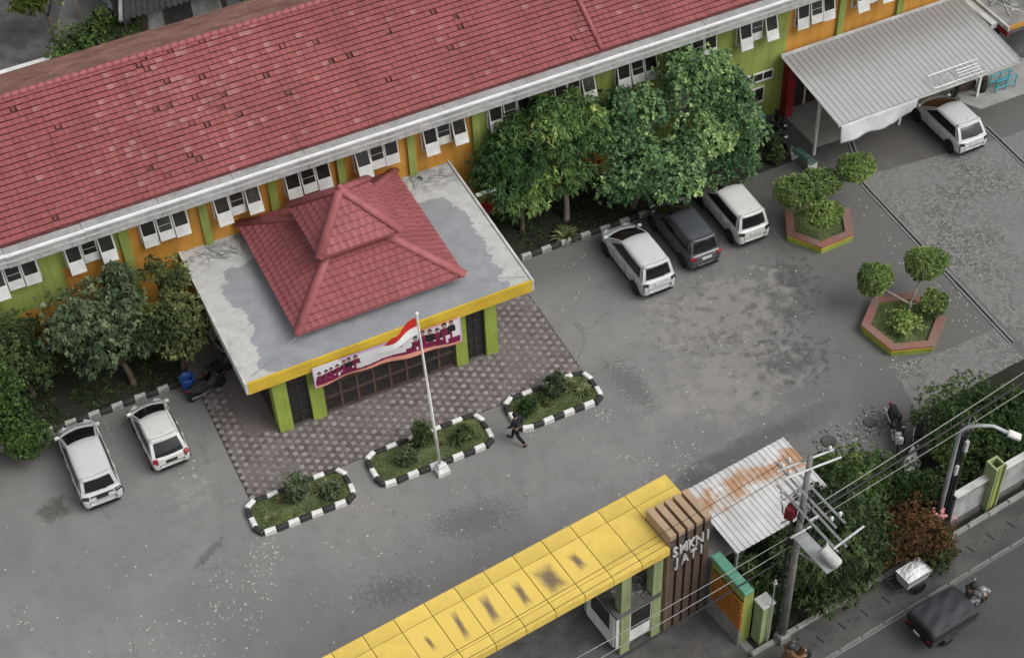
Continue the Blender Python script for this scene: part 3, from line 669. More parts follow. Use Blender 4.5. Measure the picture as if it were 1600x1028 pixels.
# banner along the fascia --------------------------------------------------
def banner():
    X0, X1 = 10.22, 16.42; nu, nv = 260, 44; mb = MB(); cols = []
    def pt(u, v):
        top = 3.47-.10*u; bot = 2.36-.05*math.sin(u*PI)-.42*max(0, u-.45)/.55
        bot += .05*math.sin(u*9)
        return (X0+(X1-X0)*u, 42.33-.04*math.sin(u*22)*v-.06*math.sin(u*7+v*2)*v, top+(bot-top)*v)
    fr_ = random.Random(3); figs = [(.045+.040*i+fr_.uniform(-.006, .006), .52-.03*i+fr_.uniform(-.05, .05), fr_.uniform(.85, 1.15)) for i in range(7)]+[(.695+.047*i+fr_.uniform(-.007, .007), .44-.02*i+fr_.uniform(-.06, .06), fr_.uniform(.95, 1.25)) for i in range(6)]
    white = (.60,.58,.60); mar = (.16,.012,.05); blk = (.015,.012,.018); sk = (.34,.2,.15); ora = (.62,.27,.2); pur = (.42,.28,.45)
    def colr(u, v):
        b = .80+.05*math.sin(u*8)
        c = white
        if v < .10 and .18 < u < .66+.2: c = pur
        if v < .06 and u > .6: c = ora
        if v > b-.16 + (.12 if .3 < u < .62 else 0): c = mar
        if v > b+.06: c = ora
        if u < .012 or u > .988: c = (.55,.4,.6)
        for fx, fy, s in figs:
            dx, dy = (u-fx)*X1*.38, (v-fy)*1.25
            dx /= s*.16*1.0*1.15; dy /= s*.16*1.55
            if (dx/.5)**2+((dy+.9)/.5)**2 < 1: c = sk if dy > -1.0 and abs(dx) < .4 else blk
            elif abs(dx) < .95-.12*abs(dy-.9) and -.42 < dy < .8: c = mar if abs(dx) < .6 and int(fx*100) % 3 else blk
            elif abs(dx) < .5 and .8 <= dy < 2.0 and v < b: c = (.58,.55,.56) if int(fx*170) % 3 == 0 and dx > 0 else mar
        if .44 < u < .60 and abs(v-.42-.1*(u-.5)) < .03 and int(u*190) % 3 and u > .52: c = (.1,.1,.12)
        if .38 < u < .47 and .34 < v < .66 and (int(u*200)+int(v*30)) % 4 == 0: c = (.42,.36,.48)
        return c
    mb.grid(pt, nu, nv); mb.c = [colr((i+.5)/nu, (j+.5)/nv) for j in range(nv) for i in range(nu)]
    t = NT('printed_vinyl'); t.fin(t.attrc('print'), .5, .4); MT['vinyl'] = t.m
    o = mb.build('banner', 'vinyl', None, True); sm = o.modifiers.new('thick', 'SOLIDIFY'); sm.thickness = .006
    thing1(o, 'long printed banner of posing people hung along the yellow porch edge', 'banner')
banner()

# flagpole and flag --------------------------------------------------------
fp = empty('flagpole', (13.52, 38.2, 0), 'tall white flagpole standing in the middle planter front kerb', 'flagpole')
top = Vector((13.22, 38.2, 8.8)); b0 = Vector((13.52, 38.2, .25))
mb = MB(); mb.box((13.56, 38.12, .13), (.5, .5, .26), bev=.06); mb.box((13.54, 38.17, .36), (.3, .3, .2), bev=.05); mb.build('foot', 'white', fp)
mid = b0.lerp(top, .5)
mb = MB(); mb.tube([b0, mid, mid, top], [.062, .055, .042, .032], 10); mb.build('pole', 'white', fp, True)
mb = MB(); mb.lathe([(.02, -.08), (.07, -.03), (.085, .02), (.06, .07), (.01, .095)], top, 10); mb.build('ball', 'white', fp, True)
mb = MB(); mb.tube([top+Vector((-.02, -.07, -.1)), Vector((13.35, 38.05, 4)), Vector((13.47, 38.1, 1))], .008, 4); mb.build('halyard', 'wire', fp)
def flag():
    hoist = top+Vector((-.05, -.02, -.12))
    def pt(u, v): return (hoist.x+.03*v-1.0*u-.62*u*v, hoist.y+.13*math.sin(u*6+v*1.5)*u-.1*u, hoist.z-.36*u-.1*u*u-v*(.92-.20*u)+.03*math.sin(u*7+v))
    mb = MB(); mb.grid(pt, 26, 18); mb.c = [((.48,.035,.03) if j < 9 else (.72,.72,.72)) for j in range(18) for i in range(26)]
    t = NT('flag_cloth'); t.fin(t.attrc('print'), .8, .1); MT['flagc'] = t.m
    o = mb.build('flag', 'flagc', None, True); o.modifiers.new('thick', 'SOLIDIFY').thickness = .004
    thing1(o, 'red over white flag drooping from the flagpole top', 'flag')
flag()
# ------------------------------------------------------------------ vegetation
def leaf_cloud(name, mat, tufts, k, ln, wd, droop, tint, parent, org):
    """tufts: (n,6) centre+axis; k leaves radiate from each"""
    n = len(tufts); c = tufts[:, :3].repeat(k, 0); ax = tufts[:, 3:6].repeat(k, 0)
    rv = rng.normal(size=(n*k, 3)); side = np.cross(ax, rv); side /= np.linalg.norm(side, axis=1)[:, None]+1e-9
    open_ = rng.uniform(.25, 1.25, (n*k, 1)); d = ax*np.cos(open_)+side*np.sin(open_); d[:, 2] -= droop; d /= np.linalg.norm(d, axis=1)[:, None]
    L = ln*rng.uniform(.6, 1.25, (n*k, 1)); w_ = wd*rng.uniform(.7, 1.2, (n*k, 1))
    x = np.cross(d, ax+.4*rng.normal(size=(n*k, 3))); x /= np.linalg.norm(x, axis=1)[:, None]+1e-9
    nn = np.cross(x, d)
    base = c+d*L*.08; mid = c+d*L*.5+nn*L*.05; tip = c+d*L+np.array([0, 0, -1.])*L*droop*.5
    V = np.stack([base, mid+x*w_/2, tip, mid-x*w_/2], 1).reshape(-1, 3)-np.array(org)
    i = np.arange(n*k)*4; F = np.concatenate([np.stack([i, i+1, i+2], 1), np.stack([i, i+2, i+3], 1)], 0)
    tt = np.clip(tint.repeat(k)+rng.normal(0, .09, n*k), 0, 1.2); T = np.concatenate([tt, tt])
    me = bpy.data.meshes.new(name); me.vertices.add(len(V)); me.vertices.foreach_set('co', V.astype(np.float32).ravel())
    me.loops.add(len(F)*3); me.loops.foreach_set('vertex_index', F.astype(np.int32).ravel())
    me.polygons.add(len(F)); me.polygons.foreach_set('loop_start', (np.arange(len(F))*3).astype(np.int32))
    me.update(calc_edges=True); me.materials.append(MT[mat])
    a = me.attributes.new('tint', 'FLOAT', 'FACE'); a.data.foreach_set('value', T.astype(np.float32))
    o = bpy.data.objects.new(name, me); C.objects.link(o)
    if parent is not None: o.parent = parent
    return o
def clump_tufts(clumps, dens, jitter=.22, bottom=-.35, lobe=1.):
    out, tn = [], []
    for (x, y, z, rx, ry, rz) in clumps:
        area = 4*PI*((rx*ry)**1.6/3+(rx*rz)**1.6/3+(ry*rz)**1.6/3)**(1/1.6); n = int(area*dens)
        d = rng.normal(size=(n, 3)); d /= np.linalg.norm(d, axis=1)[:, None]
        d = d[d[:, 2] > bottom-.25*rng.random(len(d))]; m = len(d)
        # uneven crown: low-frequency lobes push the shell in and out
        ph = rng.uniform(0, 6, 6); lob = lobe*.17*(np.sin(d[:, 0]*4.5+ph[0])+np.sin(d[:, 1]*4.5+ph[1])+np.sin(d[:, 2]*4+ph[2])+.6*np.sin((d[:, 0]-d[:, 1])*8+ph[3]))
        rad = (1+lob)*(1-jitter*np.abs(rng.normal(size=m))**1.3*.9)
        p = np.array([x, y, z])+d*np.array([rx, ry, rz])*rad[:, None]
        ax = d*.75+np.array([0, 0, .45])+.35*rng.normal(size=(m, 3)); ax /= np.linalg.norm(ax, axis=1)[:, None]
        out.append(np.concatenate([p, ax], 1)); q6 = rng.uniform(0, 6, 3); patchy = np.sin(p[:, 0]*2.9+q6[0])+np.sin(p[:, 1]*3.1+q6[1])+np.sin(p[:, 2]*3.7+q6[2])
        tn.append(np.clip(.42+.20*rng.normal(size=m)+.16*rng.normal()+.13*patchy, 0, 1.15))
    return np.concatenate(out), np.concatenate(tn)
def tree(name, label, base, clumps, mat, dens=16, k=7, ln=.24, wd=.07, droop=.35, trunk=.11, bark='bark', group=None, cat='tree', jitter=.25, branches=True):
    e = empty(name, base, label, cat, group); b = Vector(base)
    clumps = [(x, y, z, rx*1.13, ry*1.13, rz*1.1) for x, y, z, rx, ry, rz in clumps]
    T, tn = clump_tufts(clumps, dens*3.1, jitter*1.25)
    leaf_cloud('crown', mat, T, k, ln*.90, wd*1.30, droop, tn, e, base)
    mb = MB(); zc = min(c[2] for c in clumps); cxm = sum(c[0] for c in clumps)/len(clumps); cym = sum(c[1] for c in clumps)/len(clumps)
    fork = Vector((b.x*.65+cxm*.35, b.y*.65+cym*.35, max(.35, zc*.55)))
    mb.tube([b-Vector((0, 0, .05)), b+Vector((.02, 0, .15)), b.lerp(fork, .5)+Vector((.05, .04, 0)), fork], [trunk*1.5, trunk*1.1, trunk, trunk*.85], 8)
    if branches:
        for c in clumps:
            q = Vector(c[:3]); mb.tube([fork, fork.lerp(q, .5)+Vector((random.gauss(0, .12), random.gauss(0, .12), .1)), q+Vector((0, 0, c[5]*.3))], [trunk*.7, trunk*.45, trunk*.15], 6)
            for _ in range(4):
                d = Vector((random.gauss(0, 1), random.gauss(0, 1), random.gauss(.4, .5))).normalized(); q2 = q+Vector((d.x*c[3]*.85, d.y*c[4]*.85, d.z*c[5]*.85))
                mb.tube([fork.lerp(q, .7), q2], [trunk*.3, trunk*.08], 5)
    mb.build('trunk', bark, e, True); return e

# left group, in front of the building
tree('evergreen_tree', 'dark dense evergreen tree against the wall at the far left', (.4, 49.3, 0), [(.2, 49.6, 2.7, 1.25, .9, 1.5), (-.9, 49.2, 2.9, 1.3, 1, 1.5), (1.0, 49.1, 1.6, .9, .8, 1.1)], 'leaf_dark', 22, 7, .17, .045, .3)
tree('round_bush', 'clipped bright green bushy tree at the left photo edge', (-.5, 46.3, 0), [(-.85, 46.5, 1.45, 1.05, 1.0, 1.1), (-1.5, 46.9, 2.2, 1.1, 1, 1.1), (-.35, 46.1, 1.0, .65, .7, .8), (-1.1, 47.6, 2.9, 1, .9, 1)], 'leaf_bush', 30, 6, .14, .06, .1, .1, 'bark', None, 'tree', .15)
tree('leafy_tree', 'grey-green leafy tree behind the two left cars', (4.2, 48.0, 0), [(3.2, 48.7, 4.1, 1.1, 1, .95), (4.6, 48.5, 4.0, .95, .9, .9), (2.4, 48.6, 3.4, .85, .8, .8), (3.7, 47.9, 3.1, 1.1, .9, .9), (4.9, 49.4, 4.6, .6, .55, .5), (4.9, 47.8, 2.6, .8, .7, .7), (3.0, 47.9, 2.3, .7, .6, .6)], 'leaf_grey', 13, 8, .23, .062, .45, .12, 'bark', None, 'tree', .35)
tree('leafy_tree', 'olive tree with yellowish tips and bare branches beside the porch', (6.3, 47.9, 0), [(6.5, 47.7, 3.4, .95, .9, .9), (7.2, 47.3, 2.9, .75, .7, .8), (5.7, 47.6, 3.0, .8, .75, .75), (7.0, 48.8, 4.1, .65, .6, .6), (6.3, 49.3, 4.5, .45, .4, .4), (6.4, 47.0, 2.3, .8, .6, .6)], 'leaf_olive', 13, 8, .22, .065, .4, .11, 'bark', None, 'tree', .4)
# right group
tree('mango_tree', 'bright green mango tree next to the porch slab corner', (22.2, 48.9, 0), [(22.0, 49.2, 3.9, 1.35, 1.0, 1.15), (22.9, 49.7, 4.9, .9, .8, .8), (21.3, 49.0, 3.1, .9, .8, .8), (22.9, 48.8, 3.0, 1.0, .8, .9), (22.0, 48.3, 2.3, .9, .6, .6)], 'leaf_mango', 12, 9, .32, .06, .55, .12, 'bark', None, 'tree', .3)
tree('mango_tree', 'mango tree with a pale trunk beside the spiky rosette plant', (24.25, 48.6, 0), [(24.5, 49.0, 5.0, 1.35, 1.0, 1.1), (24.2, 48.9, 3.8, 1.25, .9, 1.1), (25.3, 49.1, 4.4, .9, .8, .9), (23.7, 49.4, 5.6, .8, .7, .7), (24.5, 48.5, 2.7, 1.0, .7, .7)], 'leaf_mango', 12, 9, .32, .058, .55, .13, 'palebark', None, 'tree', .3)
tree('shade_tree', 'broad dark green tree overhanging the nearest right-hand white car', (27.2, 47.9, 0), [(27.5, 48.7, 4.7, 1.25, 1.0, 1.1), (26.6, 48.5, 4.0, 1.0, .9, 1.0), (27.2, 46.9, 2.9, 1.6, 1.2, 1.0), (28.3, 46.6, 2.8, 1.1, 1.0, .9), (26.1, 46.9, 2.4, .8, .7, .7), (28.2, 48.6, 5.0, .7, .7, .7), (28.1, 45.9, 2.7, 1.0, .8, .6), (28.7, 46.6, 3.0, 1.0, .9, .7), (29.7, 47.3, 2.7, .8, .8, .6)], 'leaf_deep', 16, 7, .23, .10, .35, .13, 'bark', None, 'tree', .28)
tree('shade_tree', 'tallest dense green tree by the lime wall, left of the canopy', (31.2, 48.3, 0), [(30.7, 48.6, 5.3, 1.5, 1.1, 1.2), (31.9, 48.3, 4.3, 1.2, 1.0, 1.1), (30.9, 47.6, 3.3, 1.4, 1.0, 1.1), (32.1, 47.2, 2.7, 1.1, .9, 1.0), (30.2, 49.2, 5.9, .8, .7, .7), (31.1, 46.8, 2.0, 1.2, .9, .8)], 'leaf_deep', 17, 7, .20, .085, .3, .13, 'bark', None, 'tree', .25)
# street side
tree('roadside_tree', 'large dark roadside tree behind the utility pole', (23.9, 26.6, 0), [(23.3, 27.1, 2.5, 1.2, 1.0, 1.0), (24.4, 26.9, 2.0, 1.0, .8, .9), (25.2, 27.6, 2.0, 1.0, .9, .9), (22.4, 27.7, 2.4, .9, .8, .9), (23.3, 26.2, 1.1, .9, .55, .7), (24.8, 26.6, 1.0, .8, .5, .6), (24.0, 27.9, 3.2, .9, .8, .8), (22.0, 26.9, 1.9, .7, .5, .75)], 'leaf_dark', 15, 8, .30, .06, .5, .12, 'bark', None, 'tree', .35)
tree('rust_bush', 'bush with rust-orange foliage at the roadside', (27.0, 26.5, 0), [(26.9, 26.7, 1.65, 1.05, .85, .8), (27.5, 26.3, 1.1, .8, .6, .65), (26.2, 26.9, 1.4, .7, .65, .65)], 'leaf_rust', 34, 7, .13, .035, .3, .07, 'bark', None, 'bush', .3)
tree('low_bush', 'dark olive bush below the rust-orange foliage', (27.6, 26.0, 0), [(27.6, 25.9, .6, .75, .45, .55), (28.0, 26.3, .8, .5, .4, .5)], 'leaf_dark', 26, 6, .15, .06, .2, .05, 'bark', None, 'bush', .3)
tree('garden_bush', 'green bush between metal roof and parked motorcycles', (26.2, 29.6, 0), [(26.2, 29.6, 1.9, 1.3, 1.0, .9), (27.3, 29.2, 1.5, 1.0, .9, .9), (25.2, 29.0, 2.2, .9, .8, .8), (28.2, 28.7, 1.3, .8, .7, .7), (26.0, 30.9, 1.0, .8, .55, .7)], 'leaf_bush', 24, 7, .16, .05, .3, .09, 'bark', None, 'bush', .35)
tree('garden_bush', 'large loose bright green bush at the right photo edge', (31.8, 30.2, 0), [(31.6, 30.5, 1.5, 1.3, 1.1, 1.1), (33.0, 29.9, 1.4, 1.2, 1.0, 1.0), (30.9, 29.5, 1.2, .9, .8, .9), (32.4, 28.9, 1.1, 1.0, .8, .8), (34.2, 29.5, 1.4, 1.1, 1, 1)], 'leaf_bush', 24, 7, .17, .045, .35, .09, 'bark', None, 'bush', .35)
tree('low_bush', 'dark bush behind the street lamp and wall', (30.4, 28.3, 0), [(30.4, 28.3, .7, 1.0, .6, .7), (32.0, 28.2, .6, 1.0, .5, .6), (29.0, 28.4, .9, .8, .6, .7)], 'leaf_dark', 22, 6, .17, .055, .3, .05, 'bark', None, 'bush', .3)
tree('low_bush', 'dark broad-leaved plant beside the teal capped wall', (21.3, 27.9, 0), [(21.2, 27.8, 1.5, .7, .6, .7), (21.9, 28.3, 1.9, .8, .6, .7), (21.3, 26.9, .8, .7, .5, .6)], 'leaf_dark', 14, 8, .34, .09, .5, .05, 'bark', None, 'bush', .3)
# behind the school block
tree('yard_tree', 'sparse yellow-dotted tree in the yard behind the roof', (7.4, 72.5, 0), [(7.0, 72.6, 2.6, 1.3, 1.0, .9), (8.2, 73.2, 2.9, 1.0, 1, .8)], 'leaf_yel', 11, 6, .22, .09, .2, .08, 'bark', None, 'tree', .4)
tree('yard_bush', 'fresh green bush peeping over the back roof edge', (8.6, 69.8, 0), [(8.5, 69.8, 1.3, 1.3, .9, .8), (9.8, 70.2, 1.6, 1.0, .8, .7), (7.4, 69.4, .9, .8, .7, .6), (11, 70, 1.5, .8, .7, .6)], 'leaf_bush', 20, 7, .2, .06, .3, .06, 'bark', None, 'bush', .35)
tree('yard_bush', 'small green bush behind the roof right of the dark-roofed house', (18.0, 69.5, 0), [(17.2, 69.6, 2.1, 1.1, .9, .7), (18.8, 69.2, 2.0, 1.0, .8, .7)], 'leaf_mango', 18, 7, .2, .06, .3, .06, 'bark', None, 'bush', .35)

def rosette(x, y, z, r, n, label, mat='leaf_pale', rise=.55, wd=.16, name='rosette_plant', layers=3):
    mb = MB()
    for l in range(layers):
        for i in range(n):
            a = 2*PI*(i+.5*l)/n+random.gauss(0, .06); el = rise*(.25+.55*l/max(1, layers-1)*1.6)+random.gauss(0, .06); L = r*(1-.13*l)*random.uniform(.9, 1.1)
            d = Vector((math.cos(a)*math.cos(el), math.sin(a)*math.cos(el), math.sin(el))); s = Vector((-math.sin(a), math.cos(a), 0)); o = Vector((x, y, z+.06))
            p = [o+s*wd*r*.3, o-s*wd*r*.3, o+d*L*.55-s*wd*r*.6+Vector((0, 0, .02)), o+d*L*.55+s*wd*r*.6+Vector((0, 0, .02)), o+d*L-Vector((0, 0, .12*L))]
            q = o+d*L*.5-Vector((0, 0, .03))
            mb.add(p+[q], [(0, 1, 5), (1, 2, 5), (2, 4, 5), (4, 3, 5), (3, 0, 5)], random.uniform(.3, 1.))
    return thing1(mb.build(name, mat), label, 'plant')
def shrub(x, y, z, r, h, mat, label, dens=70, ln=.11, wd=.045, k=6, name='shrub'):
    e = empty(name, (x, y, z), label, 'shrub'); T, tn = clump_tufts([(x, y, z+h*.6, r, r, h*.5), (x+r*.5, y+r*.2, z+h*.42, r*.6, r*.6, h*.36), (x-r*.45, y-r*.25, z+h*.4, r*.65, r*.6, h*.36)], dens*2.0, .55, -.6)
    leaf_cloud('foliage', mat, T, k, ln*1.1, wd*1.3, .25, tn, e, (x, y, z))
    mb = MB(); mb.tube([(x, y, z-.03), (x+.03, y, z+h*.35), (x, y+.02, z+h*.7)], [.035, .028, .01], 6); mb.build('stem', 'bark', e); return e
rosette(23.7, 47.62, .02, .78, 16, 'spiky pale rosette plant beside the striped kerb under the trees', 'leaf_olive', .6, .14)

# ------------------------------------------------------------------ long planters with striped kerbs
kwm = MB().box((0, 0, 0), (.44, .2, .24), bev=.035).mesh('kerb_stone', 'kwhite'); kbm = MB().box((0, 0, 0), (.44, .19, .22), bev=.035).mesh('kerb_stone', 'kblack')
def lawn(e, poly, z, name='lawn', bl=.06, n=2200):
    mb = MB(); k = len(poly); cx_ = sum(p[0] for p in poly)/k; cy_ = sum(p[1] for p in poly)/k
    mb.add([(x, y, z) for x, y in poly]+[(cx_, cy_, z+.05)], [(i, (i+1) % k, k) for i in range(k)]); o = mb.build(name, 'lawn', e)
    xs = [p[0] for p in poly]; ys = [p[1] for p in poly]; pts = []
    def inside(x, y):
        c = False; j = k-1
        for i in range(k):
            if (poly[i][1] > y) != (poly[j][1] > y) and x < (poly[j][0]-poly[i][0])*(y-poly[i][1])/(poly[j][1]-poly[i][1])+poly[i][0]: c = not c
            j = i
        return c
    while len(pts) < n:
        x, y = random.uniform(min(xs), max(xs)), random.uniform(min(ys), max(ys))
        if inside(x, y): pts.append((x, y, z+.015, random.gauss(0, .25), random.gauss(0, .25), 1))
    T = np.array(pts); T[:, 3:] /= np.linalg.norm(T[:, 3:], axis=1)[:, None]
    g = leaf_cloud('grass', 'grass', T, 3, bl, .016, .1, np.clip(rng.normal(.5, .28, n), 0, 1), e, ORG[e]); g['kind'] = 'stuff'
def planter(x0, x1, y0, y1, rc, label, skip=None):
    e = empty('striped_planter', ((x0+x1)/2, (y0+y1)/2, 0), label, 'planter')
    # perimeter of a rounded rectangle
    pts = []
    for (cx_, cy_, a0) in ((x1-rc, y0+rc, -90), (x1-rc, y1-rc, 0), (x0+rc, y1-rc, 90), (x0+rc, y0+rc, 180)):
        for q in range(7): a = R(a0+15*q); pts.append((cx_+rc*math.cos(a), cy_+rc*math.sin(a)))
    P_ = pts+[pts[0]]; acc = [0]
    for i in range(len(P_)-1): acc.append(acc[-1]+math.dist(P_[i], P_[i+1]))
    n = 2*round(acc[-1]/.47/2); step = acc[-1]/n
    def at(s):
        s %= acc[-1]
        for i in range(len(P_)-1):
            if acc[i+1] >= s: q = (s-acc[i])/(acc[i+1]-acc[i]); return Vector((P_[i][0]+(P_[i+1][0]-P_[i][0])*q, P_[i][1]+(P_[i+1][1]-P_[i][1])*q, 0))
    for i in range(n):
        c = at((i+.5)*step); d = at((i+.9)*step)-at((i+.1)*step)
        put('kerb_stone', kwm if i % 2 else kbm, e, c+Vector((random.gauss(0, .008), random.gauss(0, .008), .115+random.gauss(0, .006))), (0, random.gauss(0, .015), math.atan2(d.y, d.x)+random.gauss(0, .025)))
    q = .09; lawn(e, [(a+(-q if a > (x0+x1)/2 else q), b+(-q if b > (y0+y1)/2 else q)) for a, b in pts], .12); return e
planter(6.2, 10.1, 38.4, 40.0, .42, 'striped-kerb planter nearest the leftmost cars')
planter(11.15, 15.95, 38.45, 40.1, .42, 'middle striped-kerb planter behind the flagpole')
planter(17.1, 20.75, 38.5, 40.15, .42, 'striped-kerb planter beside the walking person')
shrub(8.15, 39.35, .14, .42, 1.1, 'leaf_soft', 'tall soft green shrub in the leftmost striped planter', 90, .10, .05)
rosette(9.15, 39.25, .14, .48, 13, 'large pale rosette in the leftmost striped planter, right side', 'leaf_pale', .7)
shrub(9.35, 38.95, .14, .3, .5, 'leaf_soft', 'yellowish low shrub at the right of the leftmost striped planter', 60, .16, .07)
rosette(6.85, 38.95, .14, .36, 15, 'round pale rosette at the left corner of the leftmost striped planter', 'leaf_pale', .35, .2)
rosette(7.5, 39.6, .14, .32, 11, 'small pale rosette behind the tall shrub in the leftmost planter', 'leaf_pale', .6)
shrub(12.55, 39.1, .14, .34, .6, 'leaf_soft', 'yellow-green shrub left of the flagpole in the middle planter', 80, .12, .05)
shrub(13.35, 39.55, .14, .38, 1.25, 'leaf_dark', 'dark upright shrub directly behind the flagpole', 110, .09, .05)
rosette(14.0, 39.35, .14, .3, 10, 'pale small rosette right of the flagpole in the middle planter', 'leaf_pale', .6, .2)
shrub(14.9, 39.15, .14, .4, .55, 'leaf_olive', 'low yellowish shrub at the right of the middle planter', 60, .13, .045)
rosette(12.9, 39.75, .14, .26, 9, 'tiny pale rosette at the back kerb of the middle planter', 'leaf_pale', .6, .2)
shrub(19.2, 39.55, .14, .42, 1.05, 'leaf_soft', 'tall soft green shrub in the planter beside the walking person', 90, .1, .05)
rosette(20.2, 39.2, .14, .46, 14, 'spiky grey-green rosette at the right end of the right planter', 'leaf_pale', .5, .16)
rosette(19.85, 39.85, .14, .4, 13, 'spiky grey-green rosette at the back kerb of the right planter', 'leaf_pale', .5, .16)
shrub(17.8, 39.3, .14, .34, .5, 'leaf_bush', 'low bright shrub near the walking person', 60, .13, .05)
shrub(18.65, 39.2, .14, .17, .3, 'leaf_pale', 'small round plant in the middle of the right planter', 110, .08, .04); shrub(18.7, 39.5, .14, .2, .4, 'leaf_bush', 'little bush behind the small round plant in the right planter', 110, .08, .04)

# ------------------------------------------------------------------ hexagonal planters with topiary trees
def hexplanter(cx_, cy_, r, rot, label):
    e = empty('hexagonal_planter', (cx_, cy_, 0), label, 'planter'); h = .42; V = lambda rr, z: [Vector((cx_+rr*math.cos(R(rot+60*k)), cy_+rr*math.sin(R(rot+60*k)), z)) for k in range(6)]
    o, i_ = V(r, 0), V(r-.36, 0)
    for k in range(6):
        k2 = (k+1) % 6; up = Vector((0, 0, 1))
        mb = MB(); a, b, c, d = o[k], o[k2], i_[k2], i_[k]; vs = [p+up*z for z in (0, h-.06) for p in (a, b, c, d)]
        mb.add(vs, [(0, 1, 5, 4), (2, 3, 7, 6), (1, 2, 6, 5), (3, 0, 4, 7), (4, 5, 6, 7)]); w_ = mb.build('planter_wall', 'limep', e)
        mb = MB(); ctr = Vector((cx_, cy_, 0)); oo = [(p-ctr)*1.025+ctr for p in (a, b)]; vs = [p+up*z for z in (h-.058, h) for p in (oo[0], oo[1], c, d)]
        mb.add(vs, [(0, 1, 5, 4), (2, 3, 7, 6), (1, 2, 6, 5), (3, 0, 4, 7), (4, 5, 6, 7)]); mb.build('coping', 'coping', w_)
        mb = MB(); vs = [(p-ctr)*1.028+ctr+up*z for z in (h-.15, h-.062) for p in (a, b)]; mb.add(vs, [(0, 1, 3, 2)]); mb.build('yellow_band', 'yellowp', w_)
    lawn(e, [(p.x, p.y) for p in V(r-.37, 0)], h-.12, 'lawn', .05, 1500); return e
MT['coping'] = M('terracotta_coping', (.26,.115,.09), (.25,.16,.14), 1.6, .65, .15, 25, .35)
hexplanter(33.72, 43.0, 1.6, 2, 'hexagonal red and lime planter nearest the parked white cars')
hexplanter(33.5, 36.35, 1.72, -20, 'hexagonal pinkish planter in front of the paved lot')
def topiary(base, balls, label, mat='leaf_top'):
    e = empty('topiary_tree', base, label, 'tree'); b = Vector(base)
    T, tn = clump_tufts(balls, 150, .16, -.8, .42); tn = np.clip(tn*.7+.15, 0, 1)
    leaf_cloud('crown', mat, T, 6, .12, .07, .1, tn, e, base)
    mb = MB(); mb.tube([b-Vector((0, 0, .1)), b+Vector((.03, .02, .35)), b+Vector((.0, .05, .8))], [.08, .07, .06], 8)
    for q in balls:
        c = Vector(q[:3])-Vector((0, 0, q[5]*.5)); m = (b+Vector((0, .05, .8))).lerp(c, .55)+Vector((random.gauss(0, .06), random.gauss(0, .06), -.06))
        mb.tube([b+Vector((0, .05, .7)), m, c], [.055, .045, .03], 6)
    mb.build('trunk', 'palebark', e, True)
topiary((33.85, 43.3, .3), [(32.7, 43.65, 2.1, .86, .78, .52), (34.2, 43.9, 1.7, .88, .78, .5), (35.85, 43.7, 2.1, .82, .76, .52), (33.25, 42.1, 1.8, .78, .68, .5)], 'cloud-pruned tree with four clipped balls in the red hexagonal planter')
topiary((33.9, 36.55, .3), [(32.85, 37.8, 1.9, .72, .68, .6), (35.05, 37.4, 2.15, .82, .76, .62), (34.7, 36.1, 1.15, .58, .55, .45)], 'topiary tree with dark green balls in the pinkish hexagonal planter')
shrub(33.4, 36.2, .3, .6, .62, 'leaf_top', 'low rounded shrub on the lawn of the pinkish hexagonal planter', 60, .12, .05)

def ground_cover(label, boxes, n, mat):
    pts = []
    for x0, x1, y0, y1 in boxes:
        for _ in range(n):
            x, y = random.uniform(x0, x1), random.uniform(y0, y1)
            if mn.noise(Vector((x*.9, y*.9, 5))) > -.12: pts.append((x, y, .03, random.gauss(0, .3), random.gauss(0, .3), 1))
    T = np.array(pts); T[:, 3:] /= np.linalg.norm(T[:, 3:], axis=1)[:, None]
    o = leaf_cloud('ground_cover', mat, T, 6, .17, .05, .25, np.clip(rng.normal(.35, .25, len(T)), 0, 1), None, (0, 0, 0)); tag(o, label, 'ground cover', kind='stuff')
ground_cover('patchy low weeds growing in the beds along the school wall', [(-3, 6.3, 47.3, 50.3), (20.6, 34.8, 47.4, 50.3)], 900, 'leaf_dark')
